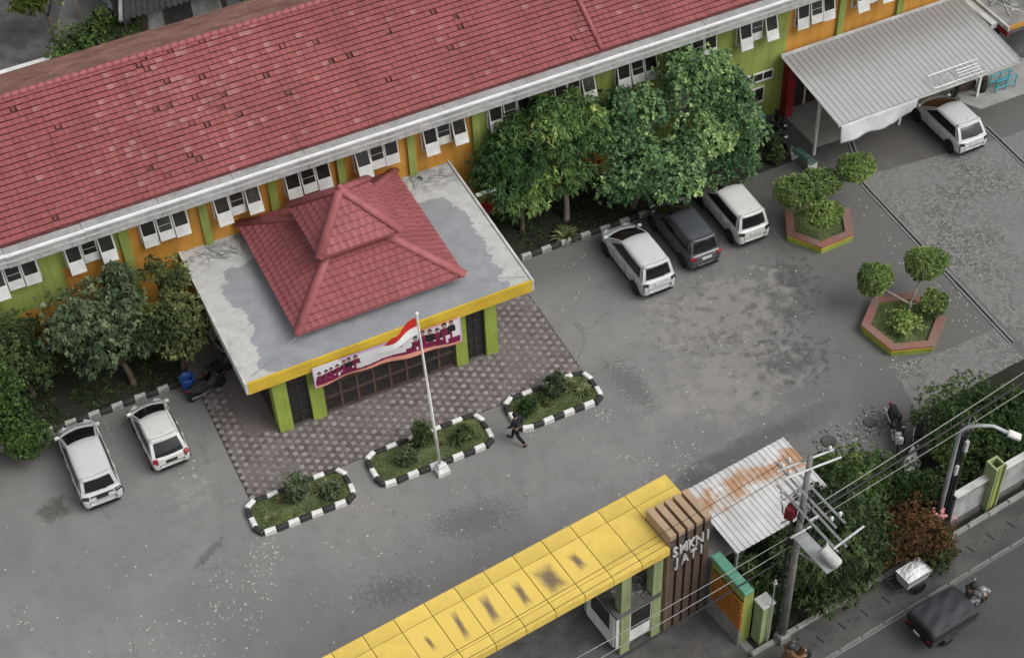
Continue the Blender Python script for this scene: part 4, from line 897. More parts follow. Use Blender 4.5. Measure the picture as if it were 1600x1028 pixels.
# ------------------------------------------------------------------ cars (local frame: nose towards +y)
def car(loc, rz, L, W, H, paint, label, style='mpv', tail='taill', plate='plate', rear_slope=.05, hood=.27, smoke=False):
    e = empty('parked_car', loc, label, 'car', 'cars parked in the school yard', rz); ORG[e] = None
    hw = W/2; belt = .60*H; B_ = lambda mb, n, m, p=e, **k: mb.build(n, m, p, world=False, **k)
    cowl = .5-hood+.115
    st = [(-.500, .66, .42, .40*H), (-.498, .80, .33, .44*H), (-.488, .905, .27, belt*.93), (-.462, .958, .22, belt+.0), (-.42, .985, .20, belt+.005), (-.33, 1, .20, belt+.0), (-.1, 1.0, .20, belt-.01), (.1, 1.0, .20, belt-.025), (cowl, .99, .20, belt-.045),
          ((cowl+.42)/2, .972, .20, belt-.10), (.42, .925, .21, belt-.17), (.462, .84, .24, belt-.26), (.486, .71, .28, belt-.34), (.5, .52, .36, belt-.42)]
    mb = MB(); prof_n = None; rings = []
    for y, k, zb, zt in st:
        h = hw*k; crown = .035 if y > cowl else .01
        half = [(0, zb), (h*.86, zb), (h*.97, zb+.10), (h, .5*(zb+zt)*1.0), (h*.992, zt-.16*(zt-zb)), (h*.95, zt-.05*(zt-zb)), (h*.80, zt+.0), (h*.4, zt+crown*.8), (0, zt+crown)]
        ring = [(x, y*L, z) for x, z in half]+[(-x, y*L, z) for x, z in half[-2:0:-1]]; rings.append(ring)
    n = len(rings[0]); vs = [p for r_ in rings for p in r_]
    fs = [(i*n+k, i*n+(k+1) % n, (i+1)*n+(k+1) % n, (i+1)*n+k) for i in range(len(rings)-1) for k in range(n)]
    fs += [tuple(range(n)), tuple(range((len(rings)-1)*n, len(rings)*n))[::-1]]
    fs = [f[::-1] for f in fs]
    mb.add(vs, fs); body = B_(mb, 'body', paint, smooth=True); ss = body.modifiers.new('ss', 'SUBSURF'); ss.levels = 1; ss.render_levels = 2
    # greenhouse: loops at the belt and at the roof
    yF0, yF1 = cowl*L+.04, (cowl-.295)*L; yR0, yR1 = -.468*L, (-.468+rear_slope)*L
    b0, b1 = hw*.90, hw*.735; zr = H-.035
    def side_pt(sd, u, v, off=0.):
        if sd in 'FR':
            x0, x1 = b0*(2*u-1), b1*(2*u-1); q = 1-(2*u-1)**2
            if sd == 'F': ya, yb = yF0-.18*(1-q)+.0, yF1-.10*(1-q)
            else: ya, yb = yR0+.07*(1-q), yR1+.05*(1-q)
        else:
            sg = 1 if sd == 'r' else -1; q = 4*u*(1-u)
            x0, x1 = sg*(b0+.03*q), sg*(b1+.015*q); ya = (yR0+.07)+(yF0-.18-yR0-.07)*u; yb = (yR1+.05)+(yF1-.10-yR1-.05)*u
        bul = .03*4*v*(1-v); nrm = {'F': (0, .7, .7), 'R': (0, -1, .25), 'r': (.95, 0, .3), 'l': (-.95, 0, .3)}[sd]
        k = bul+off; return (x0+(x1-x0)*v+nrm[0]*k, ya+(yb-ya)*v+nrm[1]*k, (belt-.05)+(zr-belt+.05)*v+nrm[2]*k)
    def patch(mb, sd, u0, u1, v0, v1, nu, nv, off):
        fl = sd in 'Fl'
        mb.grid(lambda a, b: side_pt(sd, u0+(u1-u0)*((1-a) if fl else a), v0+(v1-v0)*b, off), nu, nv)
    cb = MB()
    for sd in 'FRrl': patch(cb, sd, 0, 1, 0, 1, 8, 5, 0)
    def roofp(a, b):
        yb_ = side_pt('R', a, 1)[1]; yf_ = side_pt('F', a, 1)[1]
        dome = .055*(1-(2*a-1)**4)*(1-(2*b-1)**4)**.6+.0
        x = b1*(2*a-1)+math.copysign(.015*4*b*(1-b), 2*a-1)*(abs(2*a-1) > .99)
        return (x, yb_+(yf_-yb_)*b, zr+dome)
    cb.grid(roofp, 8, 8)
    cab = B_(cb, 'cabin', paint, smooth=True)
    bm = bmesh.new(); bm.from_mesh(cab.data); bmesh.ops.remove_doubles(bm, verts=bm.verts, dist=.012); bmesh.ops.recalc_face_normals(bm, faces=bm.faces); bm.to_mesh(cab.data); bm.free()
    cab.data.polygons.foreach_set('use_smooth', [True]*len(cab.data.polygons))
    sv_ = cab.modifiers.new('ss', 'SUBSURF'); sv_.levels = 1; sv_.render_levels = 2
    g = MB(); patch(g, 'F', .06, .94, .03, .91, 12, 6, .012); B_(g, 'windshield', 'glass', smooth=True)
    g = MB(); patch(g, 'R', .10, .90, .16 if style != 'hatch' else .05, .86, 10, 5, .012); rw = B_(g, 'rear_window', 'glass', smooth=True)
    q = MB(); q.box((.05, side_pt('R', .5, .18, .03)[1], side_pt('R', .5, .22, .03)[2]), (.42, .02, .025), ry=.15); q.build('wiper', 'black', rw, world=False)
    segs = ((.085, .34), (.35, .62), (.63, .905)) if style == 'mpv' else ((.09, .47), (.485, .90))
    for sd in 'rl':
        g = MB(); patch(g, sd, .07, .92, .19, .84, 12, 3, .008); B_(g, 'window_trim', 'black', smooth=True)
        for a, b in segs:
            g = MB(); patch(g, sd, a, b, .22, .82, 6, 3, .012); B_(g, 'side_window', 'glass', smooth=True)
    # spoiler lip, lights, plate, bumper trim
    yr = -.5*L
    q = MB(); q.grid(lambda a, b: ((2*a-1)*b1*.98, yR1-.05+.05*(2*a-1)**2*1.2+.16*b-.04, zr+.012+.022*b), 8, 3); s_ = B_(q, 'spoiler', paint, smooth=True); s_.modifiers.new('t', 'SOLIDIFY').thickness = .03
    for sg in (-1, 1):
        q = MB(); x = sg*hw*.80
        if style == 'hatch': q.box((x*.97, yr+.085, belt-.12), (hw*.24, .13, .24), rz=sg*.45, bev=.03)
        elif style == 'suv': q.box((x*.96, yr+.075, belt-.11), (hw*.28, .11, .12), rz=sg*.42, bev=.03); q.box((sg*hw*.88, yr+.075, belt-.32), (.04, .07, .34), rz=sg*.6)
        else: q.box((x*.96, yr+.075, belt-.13), (hw*.32, .11, .14), rz=sg*.42, bev=.03)
        B_(q, 'tail_light', tail)
        q = MB(); q.box((sg*hw*.60, .452*L, belt-.245), (hw*.34, .16, .10), rz=-sg*.55, bev=.03); B_(q, 'headlight', 'headl')
        q = MB(); q.box((sg*(hw*.99), (cowl-.035)*L, belt+.06), (.17, .10, .12), rz=-sg*.25, bev=.03); q.box((sg*(hw*.92), (cowl-.03)*L, belt+.0), (.10, .05, .05)); B_(q, 'mirror', paint)
        for yy in (-.02, -.21): q = MB(); q.box((sg*(hw*1.0), yy*L, belt-.14), (.03, .15, .03)); B_(q, 'door_handle', 'chrome' if paint == 'cardark' else paint)
        q = MB()
        for yy in (-.31, -.12, .12): q.box((sg*hw*.994, yy*L, .5*belt+.14), (.012, .012, belt-.30))
        q.box((sg*hw*1.003, -.06*L, .30), (.02, .46*L, .05)); B_(q, 'door_trim', 'black')
        for yw in (-.325, .315):
            wr = .31; m = MB(); y0 = yw*L
            m.lathe([(.24, -.10), (wr-.03, -.10), (wr, -.06), (wr, .07), (wr-.03, .10), (.2, .10)], n=20)
            rot = Matrix.Translation((sg*(hw-.085), y0, wr)) @ Matrix.Rotation(sg*PI/2, 4, 'Y'); m.v = [tuple(rot @ Vector(p)) for p in m.v]
            wh = B_(m, 'wheel', 'black', smooth=False)
            m = MB(); m.lathe([(.01, .075), (.06, .085), (.07, .07), (.19, .085), (.215, .105), (.215, .02)], n=16)
            m.v = [tuple(rot @ Vector(p)) for p in m.v]; m.build('rim', 'rim', wh, world=False)
            m = MB(); m.lathe([(.01, 0), (wr+.055, 0), (wr+.055, .012), (.01, .012)], n=22); r2 = Matrix.Translation((sg*(hw*1.0-.008), y0, wr+.01)) @ Matrix.Rotation(sg*PI/2, 4, 'Y'); m.v = [tuple(r2 @ Vector(p)) for p in m.v]; B_(m, 'wheel_arch', 'black')
    q = MB(); q.box((0, yr-.004, belt-.20), (.46, .03, .13)); B_(q, 'number_plate', plate)
    q = MB(); q.box((0, yr+.004, .36), (W*.62, .03, .07), bev=.01); q.box((0, yr+.02, .27), (W*.74, .05, .05)); B_(q, 'bumper_trim', 'black')
    q = MB(); q.box((0, yr+.012, belt-.09), (W*.55, .035, .04)); B_(q, 'tailgate_trim', 'tailsmoke' if smoke else ('chrome' if paint == 'cardark' else paint))
    q = MB(); xs_, zt_, zb_ = hw*.66, belt-.02, belt-.34; q.tube([(-xs_, yr+.03, zt_), (-xs_*.97, yr+.0, zb_), (xs_*.97, yr+.0, zb_), (xs_, yr+.03, zt_)], .008, 4); B_(q, 'tailgate_seam', 'black')
    q = MB(); q.tube([(-hw*.78, (cowl+.015)*L, belt-.03), (0, (cowl+.055)*L, belt+.0), (hw*.78, (cowl+.015)*L, belt-.03)], .012, 4); B_(q, 'cowl_trim', 'black')
    q = MB(); q.box((0, .488*L, .42), (W*.5, .03, .16)); B_(q, 'grille', 'black')
    q = MB(); q.tube([(0, yR1+.22, zr+.05), (0, yR1+.13, zr+.19)], .008, 5); B_(q, 'antenna', 'black')
    if style == 'hatch':
        for sg in (-1, 1): q = MB(); q.tube([(sg*b1*.93, yR1+.25, zr+.04), (sg*b1*.93, yF1-.25, zr+.045)], .018, 6); B_(q, 'roof_rail', 'lip')
    return e
car((1.44, 44.40, .02), R(.3), 4.15, 1.64, 1.64, 'carwhite', 'white people carrier at the far left with dark linked tail lights', 'mpv', 'tailsmoke', 'plateb', .045, .27, True)
car((4.30, 44.62, .02), R(1.5), 3.42, 1.58, 1.46, 'carpearl', 'small white hatchback with red tail lights left of the porch', 'hatch', 'taill', 'plateb', .13, .27)
car((25.55, 44.55, .02), R(.2), 4.10, 1.68, 1.66, 'carwhite', 'white car half under the trees nearest the porch, dark tail outline', 'suv', 'tailsmoke', 'plate', .06, .27)
car((28.10, 45.05, .02), R(0), 4.10, 1.60, 1.60, 'cardark', 'dark grey car parked in shade between two white cars', 'mpv', 'taill', 'plate', .06, .27)
car((30.70, 45.40, .02), R(-.5), 4.15, 1.64, 1.64, 'carpearl', 'white car beside the first hexagonal planter', 'mpv', 'tailsmoke', 'plate', .055, .27)
car((42.55, 45.85, .02), R(0), 3.95, 1.68, 1.48, 'carwhite', 'white hatchback with its nose under the metal canopy', 'suv', 'tailsmoke', 'plate', .12, .28)

# ------------------------------------------------------------------ motorcycles
def motorcycle(loc, rz, mat, label, seat='black', cat='motorcycle'):
    e = empty('motorcycle', loc, label, cat, 'parked motorcycles', rz); ORG[e] = None; b = lambda m, n, k, p=e, **q: m.build(n, k, p, world=False, **q)
    for y in (-.60, .62):
        m = MB(); rot = Matrix.Translation((0, y, .28)) @ Matrix.Rotation(PI/2, 4, 'Y'); m.lathe([(.20, -.045), (.26, -.045), (.28, 0), (.26, .045), (.20, .045)], n=18); m.v = [tuple(rot @ Vector(p)) for p in m.v]; wh = b(m, 'wheel', 'black')
        m = MB(); m.lathe([(.02, -.03), (.2, -.02), (.2, .02), (.02, .03)], n=12); m.v = [tuple(rot @ Vector(p)) for p in m.v]; m.build('rim', 'rim', wh, world=False)
    m = MB(); rings = [(-.82, .05, .62, .74), (-.6, .13, .46, .78), (-.25, .15, .30, .74), (.05, .13, .26, .62), (.28, .12, .28, .66), (.42, .17, .36, .92), (.50, .13, .45, 1.0), (.56, .05, .6, .95)]
    for y, w_, z0, z1 in rings: m.v += [(w_, y, z0+.08), (w_*.6, y, z0), (-w_*.6, y, z0), (-w_, y, z0+.08), (-w_, y, z1-.06), (-w_*.5, y, z1), (w_*.5, y, z1), (w_, y, z1-.06)]
    for i in range(len(rings)-1): m.f += [(i*8+(k+1) % 8, i*8+k, (i+1)*8+k, (i+1)*8+(k+1) % 8) for k in range(8)]
    m.f += [tuple(range(8)), tuple(range((len(rings)-1)*8, len(rings)*8))[::-1]]; m.t = [1.]*len(m.f); bo = b(m, 'fairing', mat, smooth=True); bo.modifiers.new('s', 'SUBSURF').levels = 1
    m = MB(); m.box((0, -.32, .79), (.26, .68, .10), bev=.04); b(m, 'seat', seat)
    m = MB(); m.tube([(-.34, .34, 1.02), (-.15, .44, 1.0), (.15, .44, 1.0), (.34, .34, 1.02)], .018, 6)
    for s in (-1, 1): m.tube([(s*.22, .42, 1.0), (s*.28, .44, 1.18)], .01, 5); m.box((s*.29, .44, 1.21), (.11, .03, .07), bev=.01)
    b(m, 'handlebar', 'darkmetal')
    m = MB(); [m.tube([(s*.07, .45, .72), (s*.07, .62, .28)], .025, 6) for s in (-1, 1)]; m.box((0, .63, .57), (.12, .44, .04), bev=.01); b(m, 'front_fork', 'darkmetal')
    m = MB(); m.box((0, .545, .84), (.16, .05, .12), bev=.02); b(m, 'headlight', 'headl')
    m = MB(); m.tube([(.16, .1, .26), (.17, -.3, .28), (.17, -.75, .34)], [.03, .045, .05], 8); b(m, 'exhaust', 'chrome'); m = MB(); m.box((0, -.84, .66), (.14, .05, .07)); b(m, 'tail_light', 'taill'); return e
motorcycle((6.75, 46.15, .02), R(-78), 'darkmetal', 'dark motorcycle parked beside the blue barrel'); motorcycle((7.6, 46.9, .02), R(-70), 'darkmetal', 'motorcycle in the shade of the porch corner, second from the barrel')
motorcycle((7.95, 48.1, .02), R(12), 'greycloth', 'pale grey scooter squeezed against the porch side wall')
motorcycle((29.75, 31.35, .02), R(150), 'white', 'white motorcycle standing by the bush near the manholes'); motorcycle((30.25, 30.75, .02), R(140), 'darkmetal', 'black motorcycle behind the white motorcycle near the right bush')
motorcycle((29.4, 30.2, .02), R(120), 'black', 'black motorcycle nearest the grey board, front of the row'); motorcycle((30.1, 31.9, .02), R(165), 'darkmetal', 'dark motorcycle farthest from the street, by the pole marking')
motorcycle((35.3, 48.6, .02), R(170), 'darkmetal', 'dark motorcycle between lime wall and canopy post'); motorcycle((35.75, 49.3, .02), R(165), 'black', 'black motorcycle against the red pier of the canopy')
motorcycle((44.7, 47.6, .1), R(100), 'slatdark', 'dark brown motorcycle standing under the metal canopy beside the white hatchback')
# helmets on the row
for i, (x, y, z, l) in enumerate(((30.0, 31.8, 1.02, 'black helmet hung on the motorcycle farthest from the street'), (29.55, 31.5, 1.04, 'black helmet on the white motorcycle handlebar'))):
    m = MB(); m.lathe([(.10, -.12), (.145, -.05), (.155, .03), (.12, .11), (.05, .15), (.01, .155)], (x, y, z), 12); thing1(m.build('helmet', 'black', None, True), l, 'helmet')

# ------------------------------------------------------------------ people
def skin(name, pts, edges, rad, mat, parent, root=0, lev=2):
    me = bpy.data.meshes.new(name); me.from_pydata(pts, edges, []); me.materials.append(MT[mat]); o = bpy.data.objects.new(name, me); C.objects.link(o); o.parent = parent
    sm = o.modifiers.new('skin', 'SKIN'); sm.use_smooth_shade = True
    sv = me.skin_vertices[0].data
    for i, r_ in enumerate(rad): sv[i].radius = (r_, r_) if not isinstance(r_, tuple) else r_; sv[i].use_root = (i == root)
    sb = o.modifiers.new('ss', 'SUBSURF'); sb.levels = lev-1; sb.render_levels = lev; return o
POSE = {  # x right, y forward, z up, 1.68 m tall
 'walk': dict(pel=(0, 0, .90), sp=(0, .02, 1.12), ch=(0, .04, 1.34), nk=(0, .06, 1.47), hb=(0, .08, 1.54), ht=(0, .09, 1.64), sh=(.17, .04, 1.38), el=((.24, -.10, 1.12), (.23, .10, 1.12)), wr=((.24, -.05, .88), (.22, .28, .95)),
              hip=(.09, 0, .88), kn=((.10, .22, .50), (.09, -.08, .48)), an=((.10, .30, .09), (.09, -.42, .17)), toe=((.10, .46, .05), (.09, -.34, .03))),
 'ride': dict(pel=(0, 0, .0), sp=(0, .05, .22), ch=(0, .12, .44), nk=(0, .17, .57), hb=(0, .20, .64), ht=(0, .21, .74), sh=(.18, .13, .48), el=((.30, .28, .28), (.30, .28, .28)), wr=((.32, .52, .24), (.32, .52, .24)),
              hip=(.10, 0, -.02), kn=((.20, .40, -.02), (.20, .40, -.02)), an=((.18, .34, -.42), (.18, .34, -.42)), toe=((.19, .50, -.45), (.19, .50, -.45)))}
def person(loc, rz, pose, top, low, label, helmet=None, hairm='hair'):
    e = empty('person', loc, label, 'person', None, rz); ORG[e] = None; p = POSE[pose]
    mir = lambda q, s: (q[0]*s, q[1], q[2])
    P_ = [p['pel'], p['sp'], p['ch'], p['nk'], p['hb'], p['ht']]; Rr = [.115, .105, .12, .052, .075, .06]; Ed = [(0, 1), (1, 2), (2, 3), (3, 4), (4, 5)]
    TP, TR, TE = [p['pel'], p['sp'], p['ch'], (p['nk'][0], p['nk'][1], p['nk'][2]-.03)], [(.155, .125), (.15, .12), (.165, .125), .075], [(0, 1), (1, 2), (2, 3)]
    LP, LR, LE = [(p['pel'][0], p['pel'][1], p['pel'][2]+.06), p['pel']], [(.145, .12), (.15, .125)], [(0, 1)]
    shoes = []
    for j, s in enumerate((1, -1)):
        k = len(P_); P_ += [mir(p['sh'], s), mir(p['el'][j], s), mir(p['wr'][j], s)]; Rr += [.06, .045, .033]; Ed += [(2, k), (k, k+1), (k+1, k+2)]
        w_ = Vector(mir(p['wr'][j], s)); d = (w_-Vector(mir(p['el'][j], s))).normalized(); sd = d.cross(Vector((0, 0, 1))).normalized()
        if sd.length < .1: sd = Vector((0, 1, 0))
        m = len(P_); P_ += [tuple(w_+d*.07)]; Rr += [.036]; Ed += [(k+2, m)]
        for f in range(4): q = len(P_); b_ = w_+d*.09+sd*(.028-.019*f); P_ += [tuple(b_), tuple(b_+d*(.045+.01*(f in (1, 2)))+Vector((0, 0, -.015)))]; Rr += [.011, .008]; Ed += [(m, q), (q, q+1)]
        q = len(P_); b_ = w_+d*.03+sd*.045; P_ += [tuple(b_), tuple(b_+d*.04+sd*.012)]; Rr += [.012, .009]; Ed += [(k+2, q), (q, q+1)]
        k = len(P_); P_ += [mir(p['hip'], s), mir(p['kn'][j], s), mir(p['an'][j], s), mir(p['toe'][j], s)]; Rr += [.085, .06, .042, .035]; Ed += [(0, k), (k, k+1), (k+1, k+2), (k+2, k+3)]
        k = len(TP); el = Vector(mir(p['el'][j], s)); wr = el.lerp(Vector(mir(p['wr'][j], s)), .88); TP += [mir(p['sh'], s), tuple(el), tuple(wr)]; TR += [.082, .064, .052]; TE += [(2, k), (k, k+1), (k+1, k+2)]
        k = len(LP); an = Vector(mir(p['kn'][j], s)).lerp(Vector(mir(p['an'][j], s)), .92); LP += [mir(p['hip'], s), mir(p['kn'][j], s), tuple(an)]; LR += [.105, .08, .062]; LE += [(1, k), (k, k+1), (k+1, k+2)]
        shoes.append((mir(p['an'][j], s), mir(p['toe'][j], s)))
    skin('body', P_, Ed, Rr, 'skin', e); skin('jacket', TP, TE, TR, top, e); skin('trousers', LP, LE, LR, low, e)
    for a, t in shoes:
        m = MB(); a, t = Vector(a), Vector(t); h = a-(t-a)*.25; m.tube([h-Vector((0, 0, .03)), a.lerp(t, .4)-Vector((0, 0, .02)), t+(t-a).normalized()*.07], [.048, .052, .032], 8); m.build('shoe', 'black', e, True, world=False)
    hc = (Vector(p['hb'])+Vector(p['ht']))/2+Vector((0, -.005, .02))
    if helmet:
        m = MB(); m.lathe([(.10, -.13), (.135, -.06), (.145, .03), (.115, .11), (.05, .145), (.01, .15)], hc, 14); ho = m.build('helmet', helmet, e, True, world=False)
        m = MB(); m.box(hc+Vector((0, .115, -.01)), (.19, .06, .09), bev=.02); m.build('visor', 'glass', ho, world=False)
    else:
        m = MB(); m.lathe([(.085, -.075), (.108, -.02), (.112, .04), (.09, .09), (.04, .115), (.005, .12)], hc+Vector((0, -.022, .01)), 14); m.build('hair', hairm, e, True, world=False)
        m = MB()
        for s in (-1, 1): m.box(hc+Vector((s*.034, .088, -.005)), (.022, .012, .01)); m.box(hc+Vector((s*.098, .0, -.02)), (.016, .03, .045))
        m.box(hc+Vector((0, .10, -.035)), (.02, .03, .035)); m.box(hc+Vector((0, .09, -.07)), (.04, .012, .01)); m.build('face', 'skin', e, world=False)
    return e
person((16.78, 38.12, .0), R(35), 'walk', 'navy', 'trousers', 'person in dark clothes walking past the right striped planter')

# ------------------------------------------------------------------ cargo tricycle on the road
def trike():
    e = empty('cargo_tricycle', RF(8.75, -5.25, .006), 'black covered cargo tricycle driving along the road', 'tricycle', None, RA-PI/2); ORG[e] = None; b = lambda m, n, k, p=e, **q: m.build(n, k, p, world=False, **q)
    m = MB(); m.box((0, -.55, .74), (1.30, 2.05, .50)); b(m, 'cargo_box', 'darkmetal')
    def cov(u, v):
        x, y = (u-.5)*1.40, -1.62+v*2.14; ax = abs(2*u-1)
        z = 1.20-.12*ax**2+.05*math.sin(v*PI)+.05*math.exp(-((v-.78)/.10)**2)*(1-ax)+.022*math.sin(u*17+v*9)*math.sin(v*7)
        if ax > .97 or v < .02 or v > .98: z -= .2
        return (x, y, z)
    m = MB(); m.grid(cov, 24, 26); c_ = b(m, 'tarpaulin', 'tarpb', smooth=True); c_.modifiers.new('t', 'SOLIDIFY').thickness = .012
    m = MB(); m.box((0, -1.60, .78), (1.24, .04, .34)); m.box((0, -1.63, .52), (1.3, .05, .08)); tg = b(m, 'tailgate', 'black'); m = MB(); m.box((-.05, -1.665, .60), (.30, .02, .10)); m.build('number_plate', 'plate', tg, world=False)
    for s in (-1, 1):
        m = MB(); m.box((s*.5, -1.64, .70), (.14, .04, .08)); b(m, 'tail_light', 'taill')
        m = MB(); rot = Matrix.Translation((s*.60, -.75, .27)) @ Matrix.Rotation(PI/2, 4, 'Y'); m.lathe([(.16, -.07), (.25, -.07), (.27, 0), (.25, .07), (.16, .07)], n=16); m.v = [tuple(rot @ Vector(p)) for p in m.v]; b(m, 'wheel', 'black')
        m = MB(); m.box((s*.70, -.75, .56), (.16, .62, .03), bev=.01); b(m, 'mudguard', 'darkmetal')
        m = MB(); m.tube([(s*.5, -.3, .45), (s*.18, 1.0, .50)], .03, 6); b(m, 'frame_rail', 'darkmetal')
        m = MB(); m.tube([(s*.30, 1.10, 1.05), (s*.33, 1.12, 1.28)], .01, 5); m.box((s*.36, 1.12, 1.31), (.13, .03, .08), bev=.01); b(m, 'mirror', 'chrome')
    m = MB(); rot = Matrix.Translation((0, 1.42, .29)) @ Matrix.Rotation(PI/2, 4, 'Y'); m.lathe([(.20, -.05), (.27, -.05), (.29, 0), (.27, .05), (.20, .05)], n=16); m.v = [tuple(rot @ Vector(p)) for p in m.v]; b(m, 'wheel', 'black')
    m = MB(); [m.tube([(s*.08, 1.18, .98), (s*.08, 1.42, .29)], .03, 6) for s in (-1, 1)]; m.box((0, 1.44, .61), (.16, .5, .04), bev=.01); b(m, 'front_fork', 'chrome')
    m = MB(); m.tube([(-.42, .92, 1.06), (-.18, 1.10, 1.04), (.18, 1.10, 1.04), (.42, .92, 1.06)], .02, 6); b(m, 'handlebar', 'darkmetal')
    m = MB(); m.box((0, .90, .78), (.30, .48, .26), bev=.09); b(m, 'fuel_tank', 'greycloth'); m = MB(); m.box((0, .50, .78), (.30, .5, .12), bev=.04); b(m, 'seat', 'black')
    m = MB(); m.lathe([(.02, -.06), (.1, -.03), (.11, .04), (.02, .06)], (0, 1.32, .92), 12); b(m, 'headlight', 'chrome'); m = MB(); m.box((0, .85, .45), (.34, .5, .36), bev=.05); b(m, 'engine', 'chrome')
trike()
person(RF(8.75, -5.25, 0)+EX*.52+Vector((0, 0, .90)), RA-PI/2, 'ride', 'darkmetal', 'greycloth', 'helmeted rider in grey trousers seated on the cargo tricycle', 'black')
# rider passing at the bottom edge
motorcycle(RF(2.75, -3.75, .1), RA-PI/2, 'browncloth', 'motorcycle partly cut off by the bottom photo edge').pop('group'); person(RF(2.75, -3.75, .1)+EX*-.3+Vector((0, 0, .88)), RA-PI/2, 'ride', 'browncloth', 'trousers', 'helmeted rider in brown at the bottom photo edge', 'darkmetal')

# rubbish cart on the pavement
def cart():
    o = RF(8.55, -3.35, .1); e = empty('rubbish_cart', o, 'pale handcart heaped with rubbish on the pavement under the tree', 'cart', None, RA); ORG[e] = None; b = lambda m, n, k, p=e, **q: m.build(n, k, p, world=False, **q)
    m = MB(); vs = [(-.45, -.26, .35), (.45, -.26, .35), (.45, .26, .35), (-.45, .26, .35), (-.55, -.36, .88), (.55, -.36, .88), (.55, .36, .88), (-.55, .36, .88)]
    m.add(vs, [(3, 2, 1, 0), (0, 1, 5, 4), (1, 2, 6, 5), (2, 3, 7, 6), (3, 0, 4, 7)]); q = b(m, 'tub', 'offwhite'); q.modifiers.new('t', 'SOLIDIFY').thickness = .03
    m = MB(); m.tube([(-.56, -.37, .88), (.56, -.37, .88), (.56, .37, .88), (-.56, .37, .88), (-.56, -.37, .88)], .02, 6); b(m, 'rim_rail', 'darkmetal')
    m = MB(); m.grid(lambda u, v: ((u-.5)*1.04, (v-.5)*.66, .84+.14*math.sin(u*PI)*math.sin(v*PI)+.05*mn.noise(Vector((u*9, v*7, 1)))), 18, 12); b(m, 'rubbish', 'tarpw')
    for s in (-1, 1):
        m = MB(); rot = Matrix.Translation((.05, s*.42, .26)) @ Matrix.Rotation(PI/2, 4, 'X'); m.lathe([(.18, -.03), (.25, -.03), (.26, 0), (.25, .03), (.18, .03)], n=16); m.v = [tuple(rot @ Vector(p)) for p in m.v]; b(m, 'wheel', 'black')
    m = MB(); [m.tube([(-.5, s*.3, .6), (-1.0, s*.28, .75)], .02, 6) for s in (-1, 1)]; m.tube([(-1, -.28, .75), (-1, .28, .75)], .02, 6); b(m, 'handle', 'darkmetal')
cart()
m = MB(); m.lathe([(.20, 0), (.25, .1), (.28, .45), (.30, .50), (.30, .75), (.27, .80), (.31, .84), (.31, .90), (.26, .90), (.25, .5), (.2, .45)], (6.15, 46.55, .02), 18); thing1(m.build('barrel', 'blue', None, True), 'blue plastic barrel beside the striped kerb left of the porch', 'barrel')
# ------------------------------------------------------------------ school gate with yellow canopy
GT = empty('gate_canopy', RF(-5, 1.2, 0), 'long yellow panelled gate canopy with brown slatted sign pylon', 'gate')
ZT = 5.0; s0g, s1g = -15.6, 1.78; t0, t1, t2, t3 = -.12, .30, 1.93, 2.52
pw = 1.13
def stained(name, cx_, cz_, w_, h_, ang):
    t = NT(name); P = t.co(); mp = t.n('Mapping'); mp.vector_type = 'TEXTURE'; mp.inputs['Location'].default_value = (cx_, cz_, 0); mp.inputs['Rotation'].default_value = (0, 0, R(ang)); mp.inputs['Scale'].default_value = (w_, h_, 1); t.l(P, mp.inputs[0])
    sx = t.n('SeparateXYZ'); t.l(mp.outputs[0], sx.inputs[0]); nz = t.math('MULTIPLY', t.math('SUBTRACT', t.noise(4, 5), .5), .7)
    mx = t.math('MAXIMUM', t.math('ABSOLUTE', sx.outputs[0]), t.math('ABSOLUTE', sx.outputs[1])); k = t.rng(t.math('ADD', mx, nz), .25, 1.35, .95, 0)
    c = t.mix(t.rng(t.noise(.8, 4), .3, .7), (.70,.51,.115), (.66,.475,.105)); c = t.mix(t.rng(t.noise(2, 6, .7), .6, .8, 0, .25), c, (.36,.25,.06)); c = t.mix(k, c, (.15,.105,.075))
    return t.fin(c, .45, .4)
yel = lambda s: MT['yellow']
# under-structure (dark) so that joints read as recessed gaps
mb = MB(); rbox(mb, s0g+.02, .07, t0+.02, t3-.02, ZT-.36, ZT-.03); rbox(mb, .07, s1g-.02, 1.34, t3-.02, ZT-.36, ZT-.031); mb.build('core', 'seam', GT)
i = 0; s = s1g-.34
edges = [s1g, .09]
while s > s0g: edges.append(.09-pw*(i+1)); i += 1; s -= pw
g = .012
stains = {3: (.10, .22), 4: (.23, .34), 5: (.09, .30), 6: (.10, .34), 7: (.07, .34), 8: (.05, .18)}
for k in range(len(edges)-1):
    sa, sb = edges[k+1], edges[k]
    mid_ = (s0g < sa)
    for (ta, tb, nm) in ((t0, t1, 'edge_panel'), (t1, t2, 'top_panel'), (t2, t3, 'edge_panel')):
        if k == 0 and ta == t0: continue
        if k == 0 and nm == 'top_panel': ta = 1.33
        mb = MB(); d = (sb-sa-2*g, tb-ta-2*g, .03)
        o_ = RF((sa+sb)/2, (ta+tb)/2, ZT-.015+random.gauss(0, .0015))
        mb.box((0, 0, 0), d, bev=.006, tint=random.uniform(.90, 1.04))
        m_ = 'yellow'
        if nm == 'top_panel' and k in stains: m_ = stained('stained_yellow_panel', random.uniform(-.03, .03), random.uniform(-.06, .06), stains[k][0]*1.5, stains[k][1]*1.55, random.uniform(-6, 10))
        put(nm, mb.mesh(nm, m_), GT, o_, (random.gauss(0, .002), random.gauss(0, .002), RA))
    if k: mb = MB(); rbox(mb, sa+g, sb-g, t0-.015, t0+.018, ZT-.34, ZT-.033); mb.build('fascia_panel', 'yellow', GT)
    mb = MB(); rbox(mb, sa+g, sb-g, t3-.018, t3+.015, ZT-.34, ZT-.033); mb.build('fascia_panel', 'yellow', GT)
